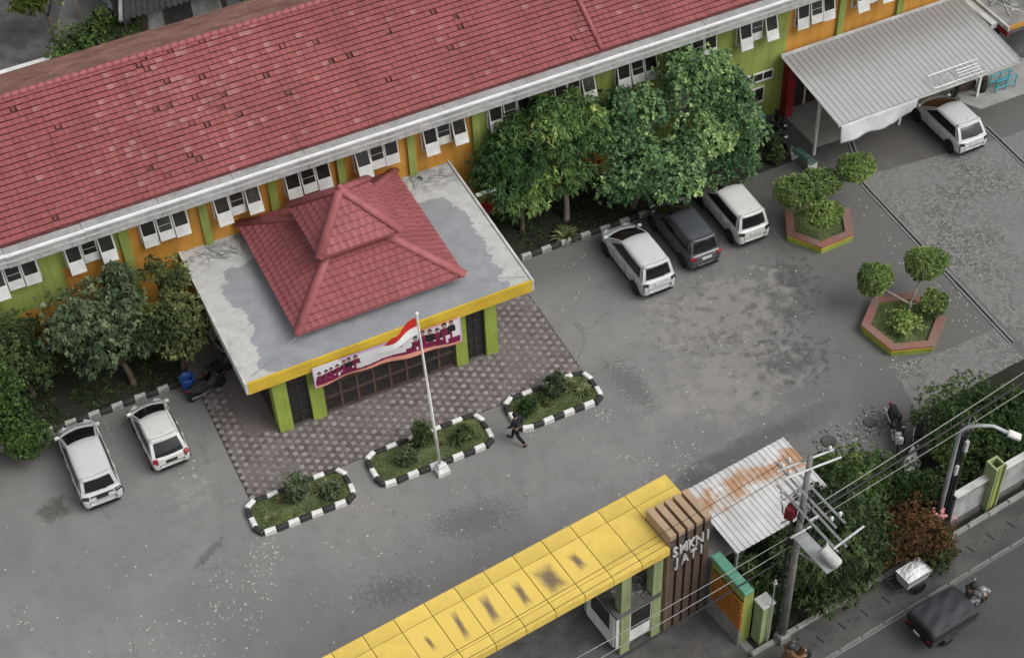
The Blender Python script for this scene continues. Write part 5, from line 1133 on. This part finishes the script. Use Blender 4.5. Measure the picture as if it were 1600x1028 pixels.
mb = MB(); rbox(mb, s1g-.018, s1g+.015, 1.34, t3, ZT-.34, ZT-.033); mb.build('fascia_panel', 'yellow', GT)
for (sa, ta) in ((-1.75, .0), (-.45, .0), (-1.75, 1.9), (-.45, 1.9), (-10.9, .0), (-12.4, .0), (-10.9, 1.9), (-12.4, 1.9)):
    mb = MB(); rbox(mb, sa, sa+.38, ta, ta+.36, 0, ZT-.35); mb.build('column', 'palegreen', GT)
# pylon: five slats bent over the top
for k in range(5):
    sa = .12+.36*k; mb = MB(); rbox(mb, sa, sa+.245, -.06, .12, 0, 5.279); mb.build('face_slat', 'slatshaded', GT)
    mb = MB(); rbox(mb, sa, sa+.245, -.06, 1.30, 5.28, 5.502); rbox(mb, sa, sa+.245, 1.12, 1.302, 4.6, 5.28); mb.build('slat', 'slatbrown', GT)
mb = MB(); rbox(mb, .14, 1.76, .02, .10, .02, 5.3); rbox(mb, .14, 1.76, .10, 1.2, 5.0, 5.2); mb.build('pylon_back', 'slatdark', GT)
mb = MB(); rbox(mb, .1, .125, -.05, 1.28, 0, 5.46); mb.build('pylon_side', 'slatbrown', GT)
# raised lettering on the slats
def lettering(txt, s_, z_, size, name='letter'):
    for i_, ch in enumerate(txt):
        if ch == ' ': continue
        cu = bpy.data.curves.new(name, 'FONT'); cu.body = ch; cu.size = size; cu.extrude = .035; cu.offset = .004; cu.align_x = 'CENTER'; ob = bpy.data.objects.new(name, cu); C.objects.link(ob)
        dg = bpy.context.evaluated_depsgraph_get(); me = bpy.data.meshes.new_from_object(ob.evaluated_get(dg)); bpy.data.objects.remove(ob)
        me.materials.clear(); me.materials.append(MT['offwhite']); put(name, me, GT, RF(s_+i_*.335, -.13, z_), (PI/2, 0, RA), (.70, 1, 1))
lettering('SMKN1', .30, 4.42, .70); lettering('JATI', .40, 3.78, .66)
# guard booth under the canopy
GB = empty('guard_booth', RF(-.95, .9, 0), 'small white guard booth with black windows under the yellow gate', 'booth')
mb = MB(); rbox(mb, -2.0, -.07, -.08, 1.9, 2.42, 2.55); mb.build('roof_slab', 'concdark', GB)
for a, b, c_, d_ in ((-1.90, -.15, .06, .16), (-1.95, -1.85, .165, 1.8), (-.19, -.09, .165, 1.8), (-1.845, -.195, 1.72, 1.8)):
    mb = MB(); rbox(mb, a, b, c_, d_, .45, 2.415); mb.build('wall', 'white', GB)
mb = MB(); rbox(mb, -1.84, -.2, .17, 1.7, 0, .45); mb.build('plinth', 'concdark', GB)
mb = MB(); rbox(mb, -1.32, -.5, .035, .058, 1.15, 2.2); mb.build('window', 'pane', GB); mb = MB(); rbox(mb, -1.975, -1.952, .4, 1.5, 1.3, 2.25); mb.build('window', 'pane', GB)
mb = MB(); rbox(mb, -1.36, -.46, .02, .034, 1.10, 1.148); rbox(mb, -1.36, -.46, .02, .034, 2.202, 2.25); rbox(mb, -1.36, -1.322, .02, .034, 1.15, 2.2); rbox(mb, -.498, -.46, .02, .034, 1.15, 2.2); mb.build('window_frame', 'offwhite', GB)
mb = MB()
for _ in range(45): mb.box(RF(random.uniform(-1.6, -.2), random.uniform(.1, 1.4), 2.56+random.random()*.03), (random.uniform(.04, .2), random.uniform(.03, .12), random.uniform(.01, .06)), rz=random.random()*3, rx=random.gauss(0, .3))
tag(mb.build('roof_rubble', 'concrete'), 'grey debris lying on the guard booth roof', 'debris', kind='stuff')
# side wall with orange slats and teal cap
SW = empty('slatted_wall', RF(2.0, -1.0, 0), 'lime wall with orange slats and teal tiled cap right of the pylon', 'wall')
mb = MB(); rbox(mb, 1.98, 2.22, -1.9, -.1, 0, 3.05); mb.build('wall', 'lime', SW); mb = MB(); rbox(mb, 1.88, 1.978, -1.92, -.12, 0, .85); mb.build('plinth', 'concrete', SW)
for k in range(8):
    mb = MB(); rbox(mb, 1.90, 1.954, -1.95, -.25, .92+.21*k, 1.03+.21*k); mb.build('slat', 'orangewood', SW)
for k in range(2):
    mb = MB(); rbox(mb, 1.90, 2.30, -2.0+.97*k, -1.05+.97*k, 3.05, 3.17, bev=.03); mb.build('cap_tile', 'teal', SW)
mb = MB(); rbox(mb, 2.22, 2.42, -1.88, -1.4, 0, 2.9); mb.build('pier', 'lime', SW); mb = MB(); rbox(mb, 1.955, 1.979, -1.89, -.22, .86, 2.55); mb.build('backing', 'slatdark', SW)
# gate pillar with thin lamp rod
GP = empty('gate_pillar', RF(2.72, -2.1, 0), 'pale green square pillar with white cap at the street entrance', 'pillar')
mb = MB(); rbox(mb, 2.50, 2.96, -2.35, -1.88, 0, 2.25); mb.build('shaft', 'palegreen', GP); mb = MB(); rbox(mb, 2.46, 3.0, -2.39, -1.84, 2.25, 2.32, bev=.02); mb.build('cap', 'offwhite', GP)
mb = MB(); mb.tube([RF(2.78, -2.44, 0), RF(2.80, -2.42, 3.6)], [.03, .02], 6); mb.lathe([(.03, 0), (.09, .05), (.03, .12), (.05, .2), (.01, .25)], RF(2.80, -2.42, 3.6), 8); thing1(mb.build('thin_pole', 'steel'), 'thin grey rod standing in front of the street entrance pillar', 'pole')
# metal shed roof
MR = empty('metal_roof_shed', RF(4.7, 1.0, 0), 'shed with rusty white corrugated roof beside the gate pylon', 'shed')
def rustmat():
    t = NT('rusty_white_sheet'); P = t.co(); sx = t.n('SeparateXYZ'); t.l(P, sx.inputs[0])
    c = t.mix(t.rng(t.noise(1.2, 5), .3, .7), (.58,.58,.575), (.44,.44,.435))
    band = t.rng(t.math('ABSOLUTE', t.math('SUBTRACT', t.math('ADD', sx.outputs[1], t.math('MULTIPLY', sx.outputs[0], -.11)), .55)), .0, 1.0, 1, 0)
    k = t.math('ADD', t.noise(1.5, 6, .7), t.math('MULTIPLY', band, .28)); c = t.mix(t.rng(k, .58, .82, 0, .85), c, (.36,.17,.055))
    c = t.mix(t.rng(t.noise(5, 6, .7), .6, .8, 0, .5), c, (.25,.22,.19)); return t.fin(c, .5, .4)
MT['rust'] = rustmat()
def corrugated(mb, fn, n, k, amp):
    """fn(u,v)->Vector; n waves across u; trapezoid ribs"""
    us = []
    for i_ in range(n):
        for q, h in ((0, 0), (.55, 0), (.66, 1), (.89, 1)): us.append(((i_+q)/n, h*amp))
    us.append((1., 0)); vs = []
    for j_ in range(k+1):
        for u, h in us: p = fn(u, j_/k); vs.append((p.x, p.y, p.z+h))
    m_ = len(us); mb.add(vs, [(j_*m_+i_, j_*m_+i_+1, (j_+1)*m_+i_+1, (j_+1)*m_+i_) for j_ in range(k) for i_ in range(m_-1)])
for q in range(5):
    sA, sB = 2.62+.87*q, 2.62+.87*(q+1)+.04; mb = MB(); dz = .004*q
    corrugated(mb, lambda u, v: RF(sA+(sB-sA)*u+.03*q*0, -.62+v*(3.05+.0), 3.36+.22*v+dz), 4, 8, .032)
    put_ = mb.build('roof_sheet', 'rust', MR); put_.modifiers.new('t', 'SOLIDIFY').thickness = .006
for a in (2.8, 6.8):
    for b in (-.4, 2.2): mb = MB(); rbox(mb, a, a+.1, b, b+.1, 0, 3.35); mb.build('post', 'steel', MR)
mb = MB(); rbox(mb, 2.6, 7.0, .8, .86, 3.25, 3.36); rbox(mb, 2.6, 7.0, -.5, -.44, 3.25, 3.34); mb.build('purlin', 'steel', MR)
mb = MB(); rbox(mb, 2.05, 3.6, -.05, 2.4, 2.55, 2.68); o = thing1(mb.build('flat_roof', 'concrete'), 'grey flat roof strip between the pylon and the corrugated shed', 'roof')
mb = MB(); rbox(mb, 2.1, 2.25, .0, 2.3, 0, 2.549); mb2 = mb; rbox(mb, 3.4, 3.55, .0, 2.3, 0, 2.549); mb.build('flat_roof_wall', 'concrete', o, world=False); o.children[0].location = -o.location

# ------------------------------------------------------------------ utility pole with transformer
UP = empty('utility_pole', RF(3.3, -2.6, 0), 'tall concrete utility pole with steel cross-arms and white transformer', 'utility pole')
pb = RF(3.3, -2.6, 0); mb = MB(); mb.tube([pb, pb+Vector((.03, 0, 5)), pb+Vector((.05, 0, 10.1))], [.15, .12, .09], 14); mb.build('shaft', 'pole', UP, True)
mb = MB(); rbox(mb, 3.08, 3.52, -2.82, -2.38, 0, .5, bev=.06); mb.build('footing', 'pole', UP)
def arm(sa, ta, sb, tb, z, z2=None, th=.09): m = MB(); m.tube([RF(sa, ta, z), RF(sb, tb, z2 if z2 is not None else z)], th/2, 4); m.build('cross_arm', 'steel', UP)
for dt_ in (-.15, .15): arm(2.35, -2.45+dt_*1.2, 4.35, -2.75+dt_*1.2, 9.75)
for ds_ in (-.17, .17): arm(3.3+ds_, -1.35, 3.3+ds_, -4.35, 8.7, 8.6); arm(3.3+ds_, -1.55, 3.3+ds_, -4.6, 7.75, 7.65)
arm(3.1, -3.2, 3.5, -3.2, 7.7); arm(3.05, -4.45, 4.4, -4.3, 7.7); arm(2.9, -2.2, 3.75, -2.2, 6.6); arm(2.9, -2.7, 3.75, -2.7, 6.4)
TRc = RF(3.42, -4.05, 6.55)
m = MB(); m.lathe([(.02, -.56), (.22, -.54), (.29, -.47), (.29, .42), (.31, .44), (.31, .5), (.02, .51)], (0, 0, 0), 20); TM = Matrix.Translation(TRc) @ Matrix.Scale(.70, 4) @ Matrix.Rotation(RA+.25, 4, 'Z') @ Matrix.Rotation(R(-62), 4, 'X'); m.v = [tuple(TM @ Vector(p)) for p in m.v]; tro = m.build('transformer', 'offwhite', UP, True)
m = MB(); m.lathe([(.03, 0), (.05, .07), (.03, .11), (.05, .17), (.03, .21), (.02, .3)], TRc+Vector((-.05, .2, .25)), 8); m.build('bushing', 'white', tro)
m = MB(); m.box(RF(3.3, -3.5, 6.25), (.5, 1.7, .08), rz=RA); m.tube([RF(3.15, -2.75, 5.6), RF(3.15, -4.1, 6.2)], .03, 5); m.tube([RF(3.45, -2.75, 5.6), RF(3.45, -4.1, 6.2)], .03, 5); m.build('bracket', 'steel', UP)
m = MB(); m.box(RF(3.05, -2.42, 7.35), (.34, .3, .5), rz=RA+.4); m.build('switch_box', 'maroon', UP)
m = MB()
for q in ((2.55, -2.3, 9.8), (2.55, -2.62, 9.8), (4.2, -2.55, 9.8), (3.13, -1.6, 8.75), (3.47, -1.6, 8.75), (3.13, -4.1, 8.7), (3.47, -4.1, 8.7), (2.85, -2.15, 7.9), (2.95, -2.0, 7.95), (2.75, -2.3, 7.8)): m = MB(); m.lathe([(.03, 0), (.07, .04), (.04, .08), (.07, .12), (.03, .18), (.01, .2)], RF(*q), 8); m.build('insulator', 'white', UP, True)
m = MB()
for k in range(9):
    a = RF(3.3+random.gauss(0, .35), -2.6+random.gauss(0, .6), random.uniform(7.2, 9.4)); b_ = RF(3.35+random.gauss(0, .25), -3.2+random.gauss(0, .7), random.uniform(6.3, 8.2)); m.tube([a, a.lerp(b_, .5)+Vector((random.gauss(0, .2), random.gauss(0, .2), -.3)), b_], .016, 5)
m.tube([RF(3.1, -2.45, 7.2), RF(3.12, -2.42, 5), RF(3.1, -2.4, .4)], .05, 6); m.tube([RF(3.5, -2.45, 6.2), RF(3.5, -2.42, 4.2), RF(3.45, -2.4, .3)], .035, 6); m.build('jumper_cable', 'cable', UP, True)
m = MB(); m.box(RF(2.85, -2.1, 1.55), (.5, .35, .5), rz=RA+.2, bev=.04); m.tube([RF(2.85, -2.1, 0), RF(2.85, -2.1, 1.3)], .05, 6); thing1(m.build('meter_box', 'steel'), 'grey service box behind the utility pole foot', 'box')
# wires along the street
def wire(a, b, sag, r, mat, lab):
    a, b = Vector(a), Vector(b); m = MB(); m.tube([a.lerp(b, i_/24)-Vector((0, 0, sag*4*(i_/24)*(1-i_/24))) for i_ in range(25)], r, 5); o_ = thing1(m.build('overhead_wire', mat, None, True), lab, 'wire', 'overhead wires along the street')
wire(RF(-24, -2.9, 7.0), RF(3.1, -2.55, 5.6), .5, .015, 'wire', 'pale overhead wire crossing in front of the guard booth, upper'); wire(RF(-24, -3.2, 6.4), RF(3.1, -2.65, 5.3), .45, .034, 'cable', 'thick dark overhead cable bundle crossing in front of the guard booth')
wire(RF(-24, -2.6, 7.6), RF(3.1, -2.5, 6.1), .5, .014, 'wire', 'thin pale overhead wire above the slatted pylon'); wire(RF(3.4, -2.6, 6.4), RF(34, -1.2, 7.2), .5, .014, 'wire', 'pale wire leaving the utility pole to the right, lower of two')
wire(RF(3.4, -2.5, 7.0), RF(34, -.6, 7.9), .5, .018, 'wire', 'pale wire leaving the utility pole to the right, upper of two'); wire(RF(3.4, -2.55, 6.75), RF(34, -.9, 7.6), .55, .05, 'cable', 'thick dark cable running between the two pale wires')
wire(RF(-24, -1.6, 8.8), RF(3.15, -1.6, 8.9), .45, .010, 'cable', 'thin dark wire over the yellow panels, lower'); wire(RF(-24, -1.9, 8.6), RF(3.15, -1.9, 8.7), .45, .010, 'cable', 'thin dark wire over the yellow panels, upper')
# ------------------------------------------------------------------ street lamp and telecom pole
LP_ = empty('street_lamp', RF(11.0, -1.95, 0), 'curved grey street lamp beside the cable-laden pole', 'street lamp')
lb = RF(11.0, -1.95, 0); pts = [lb, lb+Vector((0, 0, 3)), lb+Vector((.03, .02, 5.4))]
for q in range(1, 9): a = q/8*R(105); pts.append(lb+Vector((.03, .02, 5.4))+EX*(.22*(1-math.cos(a)))+EX*(.9*(q/8)**2*.6)+EY*(-.55*(1-math.cos(a)))+Vector((0, 0, .62*math.sin(a))))
pts.append(pts[-1]+EX*.32-EY*.42+Vector((0, 0, -.16)))
m = MB(); m.tube(pts, [.10, .085]+[.07]*(len(pts)-2), 10); m.build('post', 'steel', LP_, True)
hd = pts[-1]; m = MB(); m.box(hd+EX*.12-EY*.16+Vector((0, 0, -.02)), (.46, .28, .12), rz=RA-R(50), ry=R(14), bev=.03); m.build('lamp_head', 'white', LP_)
TPo = empty('telecom_pole', RF(11.35, -1.85, 0), 'short dark pole wrapped in black cables behind the street lamp', 'pole')
m = MB(); m.tube([RF(11.35, -1.8, 0), RF(11.35, -1.8, 5.6)], [.1, .08], 8); m.build('shaft', 'darkmetal', TPo)
m = MB()
for q in range(5): m.tube([RF(11.2+.08*q, -1.95+random.gauss(0, .06), 0), RF(11.22+.075*q, -1.95+random.gauss(0, .05), 2.4), RF(11.25+.06*q, -1.9, 5.0)], .045, 6)
m.build('cable_bundle', 'cable', TPo)
m = MB(); m.box(RF(11.25, -2.02, 3.4), (.13, .1, .5), rz=RA, bev=.02); m.build('junction_box', 'offwhite', TPo); m = MB(); m.box(RF(11.45, -2.02, 4.6), (.14, .12, .55), rz=RA, bev=.02); m.build('junction_box', 'offwhite', TPo); m = MB(); [m.tube([RF(11.3+random.gauss(0, .15), -1.9, 5.0+random.random()*.5), RF(11.5+random.gauss(0, .2), -2.0, 5.2), RF(11.4, -1.85, 4.7+random.random()*.6)], .022, 5) for _ in range(6)]; m.build('drop_cable', 'cable', TPo)
m = MB(); m.tube([RF(11.3, -1.9, 5.1), RF(11.7, -1.75, 5.9), RF(12.1, -1.9, 5.0)], .02, 5); m.build('bracket', 'steel', TPo)
m = MB(); m.tube([RF(15.2, -2.35, 0), RF(15.25, -2.3, 6.5)], [.06, .05], 8); thing1(m.build('thin_pole', 'darkmetal'), 'thin dark pole standing on the pavement at the right photo edge', 'pole')
# compound wall on the right
CW = empty('compound_wall', RF(14.5, -2.1, 0), 'low grey panelled compound wall at the right photo edge', 'wall')
for k in range(6):
    a = 11.6+1.95*k-.05; mb = MB(); rbox(mb, a, a+1.9, -2.1, -1.98, .25, 1.45); mb.build('panel', 'gutter', CW); mb = MB(); rbox(mb, a, a+1.9, -2.08, -2.0, 1.45, 1.72); mb.build('coping_panel', 'concrete', CW)
mb = MB(); rbox(mb, 11.5, 23.5, -2.18, -1.9, 1.722, 1.79); mb.build('coping', 'offwhite', CW); mb = MB(); rbox(mb, 11.5, 23.5, -2.2, -1.9, 0, .24); mb.build('footing', 'concdark', CW)
mb = MB()
for k in range(3): c_ = RF(11.8+.22*k, -2.085, 1.56); mb.tube([c_+EX*(.07*math.cos(a))+Vector((0, 0, .07*math.sin(a))) for a in [q*PI/4 for q in range(9)]], .012, 4)
mb.build('ornament', 'offwhite', CW)
GC = empty('green_wall_pillar', RF(13.3, -2.15, 0), 'hollow pale green pillar in the compound wall', 'pillar')
for a, b, c_, d_ in ((13.05, 13.13, -2.4, -1.85), (13.47, 13.55, -2.4, -1.85), (13.13, 13.47, -1.93, -1.85), (13.13, 13.47, -2.34, -2.28)):
    mb = MB(); rbox(mb, a, b, c_, d_, 0, 2.5); mb.build('side', 'palegreen', GC)
mb = MB(); rbox(mb, 13.22, 13.38, -2.37, -2.341, .1, 2.45); mb.build('rib', 'lime', GC)
mb = MB(); mb.box(RF(11.75, .45, .6), (1.5, .06, .95), rz=RA+.45, rx=-.45); thing1(mb.build('leaning_board', 'gutter'), 'grey board leaning beside the parked motorcycles', 'board')
mb = MB()
for _ in range(26):
    c_ = RF(10.65+random.gauss(0, .2), -2.2+random.gauss(0, .18), 1.25+random.gauss(0, .15)); mb.lathe([(.01, 0), (.06, .03), (.07, .06), (.01, .05)], c_, 6)
mb.tube([RF(10.7, -2.15, 0), RF(10.68, -2.2, 1.2)], .02, 5); thing1(mb.build('flowering_plant', 'petal'), 'pink blossoming plant at the foot of the cable-laden pole', 'plant')
# manholes with rubble
for x, y, r_, lab in ((29.47, 32.7, .27, 'round manhole lid ringed by rubble, nearest the motorcycles'), (27.5, 32.62, .30, 'round manhole lid near the corrugated roof corner')):
    e = empty('manhole', (x, y, 0), lab, 'manhole'); m = MB(); m.lathe([(r_, 0), (r_, .05), (r_-.03, .065), (.01, .065)], (x, y, 0), 18); m.build('lid', 'pavement', e)
    m = MB()
    for _ in range(26): a = random.random()*2*PI; d = r_+.08+abs(random.gauss(0, .22)); m.box((x+d*math.cos(a), y+d*math.sin(a), .03), (random.uniform(.04, .13), random.uniform(.04, .1), .06), rz=random.random()*3, rx=random.gauss(0, .3))
    q = m.build('rubble', 'concrete', e); q['kind'] = 'stuff'
m = MB(); m.tube([(30.35, 33.05, .03), (30.5, 32.35, .06)], .03, 6); thing1(m.build('loose_pipe', 'offwhite'), 'short pale pipe lying on the ground beside the motorcycles', 'pipe')

# ------------------------------------------------------------------ metal canopy (carport) at the upper right
CP = empty('metal_canopy', (41, 48, 0), 'large grey corrugated metal canopy on white posts against the orange wall', 'canopy')
def sheetmat():
    t = NT('weathered_canopy_sheet'); P = t.co(); sx = t.n('SeparateXYZ'); t.l(P, sx.inputs[0])
    k = t.rng(t.math('ADD', sx.outputs[1], t.math('MULTIPLY', t.noise(.5, 5), 2.2)), .4, 2.9)
    c = t.mix(k, (.39,.395,.40), (.28,.275,.27)); c = t.mix(t.rng(t.noise(1.5, 6, .7), .5, .75, 0, .35), c, (.30,.28,.25)); return t.fin(c, .45, .45, .1)
MT['canopy'] = sheetmat()
for q in range(11):
    xa, xb = 36.15+.88*q, 36.15+.88*(q+1)+.03; mb = MB(); corrugated(mb, lambda u, v: Vector((xa+(xb-xa)*u, 45.55+4.75*v, 3.02+.50*v+.004*(q % 2))), 3, 10, .03)
    mb.build('roof_sheet', 'canopy', CP).modifiers.new('t', 'SOLIDIFY').thickness = .005
for x in (36.25, 40.9, 45.3):
    mb = MB(); mb.b2(x-.06, x+.06, 47.2, 47.32, 0, 3.12); mb.build('post', 'white', CP); mb = MB(); mb.tube([(x, 45.6, 2.98), (x, 47.26, 3.1), (x, 50.2, 3.42)], .04, 4); mb.build('rafter', 'white', CP)
mb = MB(); mb.b2(36.1, 45.9, 45.53, 45.6, 2.9, 2.99); mb.build('eave_beam', 'offwhite', CP); mb = MB(); mb.b2(36.1, 45.9, 50.3, 50.42, 3.45, 3.62); mb.build('wall_flashing', 'offwhite', CP)
mb = MB(); mb.tube([(36.12, 45.5, 3.04), (36.12, 50.3, 3.55)], .05, 4); mb.build('edge_trim', 'white', CP); mb = MB(); mb.tube([(45.9, 45.5, 3.04), (45.9, 50.3, 3.55)], .05, 4); mb.build('edge_trim', 'offwhite', CP)
def tarp():
    def pt(u, v): x = 36.2+4.05*u; h = .95*(1-.25*max(0, u-.6)/.4)*(1 if u < .97 else .8); return (x, 45.50-.06*math.sin(u*13)*v-.1*v*math.sin(u*3+1), 2.98-h*v+.03*math.sin(u*21)*v-.10*math.exp(-((u-.72)/.05)**2)*v)
    m = MB(); m.grid(pt, 40, 10); o_ = m.build('hanging_tarpaulin', 'tarpw', None, True); o_.modifiers.new('t', 'SOLIDIFY').thickness = .006; thing1(o_, 'crumpled white tarpaulin hanging from the front edge of the metal canopy', 'tarpaulin')
tarp()
e = empty('roof_sign', (42.6, 46.0, 3.05), 'white framed sign panel lying on the canopy front edge', 'sign')
Tm = lambda u, v, h=.0: Vector((41.2+2.75*u, 45.62+.62*v, 3.12+.25*v+h))
m = MB(); m.tube([Tm(0, 0), Tm(1, 0), Tm(1, 1), Tm(0, 1), Tm(0, 0)], .03, 4); m.build('frame', 'white', e)
for q in range(9): m = MB(); m.tube([Tm(.05+.04*q, .2), Tm(.07+.04*q, .75)], .022, 4); m.build('bar', 'offwhite', e)
for q in range(3): m = MB(); m.tube([Tm(.50, .25+.22*q), Tm(.95, .25+.22*q)], .028, 4); m.build('bar', 'white', e)
# floor slabs, gear under the canopy
structure(sheet('canopy_floor', [(36.6, 47.6), (45.4, 47.6), (45.4, 50.55), (36.6, 50.55)], .012, 'floorpale')); structure(sheet('porch_floor', [(44.9, 46.35), (60, 46.35), (60, 50.55), (45.45, 50.55), (44.4, 47.2)], .016, 'floorpale'))
for x in (37.0, 37.75, 38.5):
    m = MB(); m.b2(x, x+.06, 50.5, 50.55, .1, 2.5); m.b2(x, x+.7, 50.5, 50.55, 2.5, 2.56); o = thing1(m.build('door_frame', 'white'), {37.0: 'white door frame under the canopy, leftmost beside the red pier', 37.75: 'white door frame under the canopy, middle', 38.5: 'white door frame under the canopy, rightmost'}[x], 'door frame'); m = MB(); m.b2(x+.062, x+.69, 50.52, 50.54, .1, 2.498); c_ = m.build('pane', 'pane', o, world=False); c_.location = -o.location
e = empty('cyan_rack', (46.6, 47.2, .02), 'small cyan metal rack on the pale floor at the right photo edge', 'rack'); m = MB()
for a in (0, .55, 1.1):
    for b in (0, .5): m.tube([(46.2+a, 47.0+b, .02), (46.2+a, 47.0+b, .75)], .03, 5)
m.build('leg', 'cyan', e)
for z in (.3, .7):
    m = MB(); m.tube([(46.15, 47.0, z), (47.35, 47.0, z)], .03, 5); m.tube([(46.15, 47.5, z), (47.35, 47.5, z)], .03, 5); [m.tube([(46.2+.18*k, 47.0, z), (46.2+.18*k, 47.5, z)], .022, 4) for k in range(7)]; m.build('shelf', 'cyan', e)
m = MB(); m.lathe([(.22, 0), (.26, .3), (.24, .75), (.1, .85), (.01, .86)], (45.75, 47.5, .02), 12); thing1(m.build('covered_drum', 'soil'), 'dark covered drum beside the cyan rack', 'drum')
# bench and pots by the canopy corner
e = empty('garden_bench', (35.5, 46.9, 0), 'faded green slatted bench with red ends by the canopy post', 'bench', None, R(100)); ORG[e] = None
for k in range(3): m = MB(); m.box((0, -.16+.15*k, .46), (1.25, .13, .04), bev=.01); m.build('seat_slat', 'greenbench', e, world=False)
for k in range(2): m = MB(); m.box((0, .30, .62+.16*k), (1.25, .03, .12)); m.build('backrest_slat', 'greenbench', e, world=False)
for s in (-1, 1): m = MB(); m.box((s*.56, 0, .22), (.06, .5, .44)); m.box((s*.56, .30, .6), (.06, .06, .44)); m.build('bench_end', 'offwhite', e, world=False)
shrub(34.9, 48.3, .02, .35, .9, 'leaf_grey', 'dusty grey-green potted shrub in front of the lime wall end', 50, .14, .05); shrub(34.5, 47.6, .02, .35, .8, 'leaf_dark', 'dark low shrub beside the tall tree and bench', 50, .14, .05)
m = MB(); m.b2(34.2, 35.0, 49.5, 50.3, .02, 1.2); [m.b2(34.2+.1*k, 34.25+.1*k, 49.47, 49.499, .1, 1.15) for k in range(8)]; thing1(m.build('slatted_crate', 'greenbench'), 'grey-green slatted crate against the lime wall', 'crate')
# ------------------------------------------------------------------ wing at the upper right corner
NW = empty('wing_building', (50, 51, 0), 'lime and red corner wing with grey slab roof at the upper right', 'building')
mb = MB(); mb.b2(46.7, 60, 47.6, 50.5, 3.0, 3.28); mb.build('slab_roof', 'concrete', NW); mb = MB(); mb.b2(46.68, 60, 47.5, 47.597, 3.12, 3.32); mb.build('edge_trim', 'orange', NW); mb = MB(); mb.b2(46.68, 60, 47.52, 47.597, 2.9, 3.118); mb.build('edge_trim', 'concdark', NW); mb = MB(); mb.b2(46.6, 46.697, 47.5, 50.5, 3.1, 3.34); mb.build('edge_trim', 'offwhite', NW); mb = MB(); mb.b2(46.62, 46.697, 47.5, 50.5, 2.8, 3.098); mb.build('edge_trim', 'red', NW)
mb = MB(); mb.b2(46.2, 46.58, 48.2, 50.5, 2.9, 3.2); mb.build('parapet', 'offwhite', NW); mb = MB(); mb.b2(47.6, 48.2, 49.9, 50.5, 3.28, 8.0); mb.build('column', 'limep', NW); mb = MB(); mb.b2(48.4, 60, 50.0, 50.08, 3.3, 3.5); mb.build('ledge', 'offwhite', NW)
mb = MB(); mb.b2(47.2, 60, 48.6, 50.4, 0, 2.99); mb.build('wall', 'concdark', NW); mb = MB(); [mb.tube([(46.9+random.random()*1.2, 48+random.random()*2, 3.31) for _ in range(4)], .03, 5) for _ in range(4)]; mb.build('pipe', 'offwhite', NW)
# ------------------------------------------------------------------ house behind the school block
HS = empty('ribbed_roof_house', (14, 71, 0), 'house with dark ribbed roof behind the school block', 'house')
mb = MB(); mb.b2(10.6, 30, 69.6, 76, 0, 2.5); mb.build('wall', 'gutter', HS)
mb = MB(); hip = Vector((11.8, 72.6, 4.6)); corrugated(mb, lambda u, v: Vector((10.3, 68.5, 2.75)).lerp(Vector((30, 68.5, 2.75)), u).lerp(hip.lerp(Vector((30, 72.6, 4.6)), u), v), 66, 8, .07); mb.build('roof_slope', 'darkroof', HS)
mb = MB(); corrugated(mb, lambda u, v: Vector((10.3, 76.5, 2.75)).lerp(Vector((10.3, 68.5, 2.75)), u).lerp(Vector((11.8, 72.6, 4.6)), v), 24, 8, .05); mb.build('hip_slope', 'darkroof', HS); mb = MB(); mb.tube([(10.25, 68.4, 2.82), (11.8, 72.6, 4.68)], .1, 6); mb.build('hip_cap', 'concrete', HS)
for x in (11.3, 15.4, 19.5): mb = MB(); mb.b2(x, x+.22, 68.75, 68.95, 0, 2.7); mb.build('post', 'wood', HS)
mb = MB(); mb.b2(12.6, 14.0, 69.5, 69.59, .3, 2.1); mb.build('window', 'pane', HS); mb = MB(); mb.b2(16.6, 18.6, 69.5, 69.59, .0, 2.1); mb.build('window', 'pane', HS)
structure(sheet('back_patio', [(10.5, 65), (30, 65), (30, 69.6), (10.5, 69.6)], .008, 'floorpale'))
BWl = empty('garden_wall', (4, 70.6, 0), 'grey garden wall with white coping behind the roof at the far left', 'wall'); mb = MB(); mb.b2(-6, 8.1, 69.6, 69.8, 0, 1.0); mb.build('wall', 'gutter', BWl); mb = MB(); mb.b2(-6, 8.1, 69.52, 69.88, 1.0, 1.08); mb.build('coping', 'white', BWl)
structure(sheet('back_path', [(-10, 70.2), (6.3, 70.2), (10.6, 80), (-10, 90)], .010, 'concdark')); m = MB(); m.tube([(9.2, 73.8, 1.2), (12.4, 78.5, 1.4)], .1, 6); m.b2(9.0, 9.2, 73.7, 73.9, 0, 1.2); thing1(m.build('railing', 'palebark'), 'pale beam at the dark path behind the roof', 'beam')
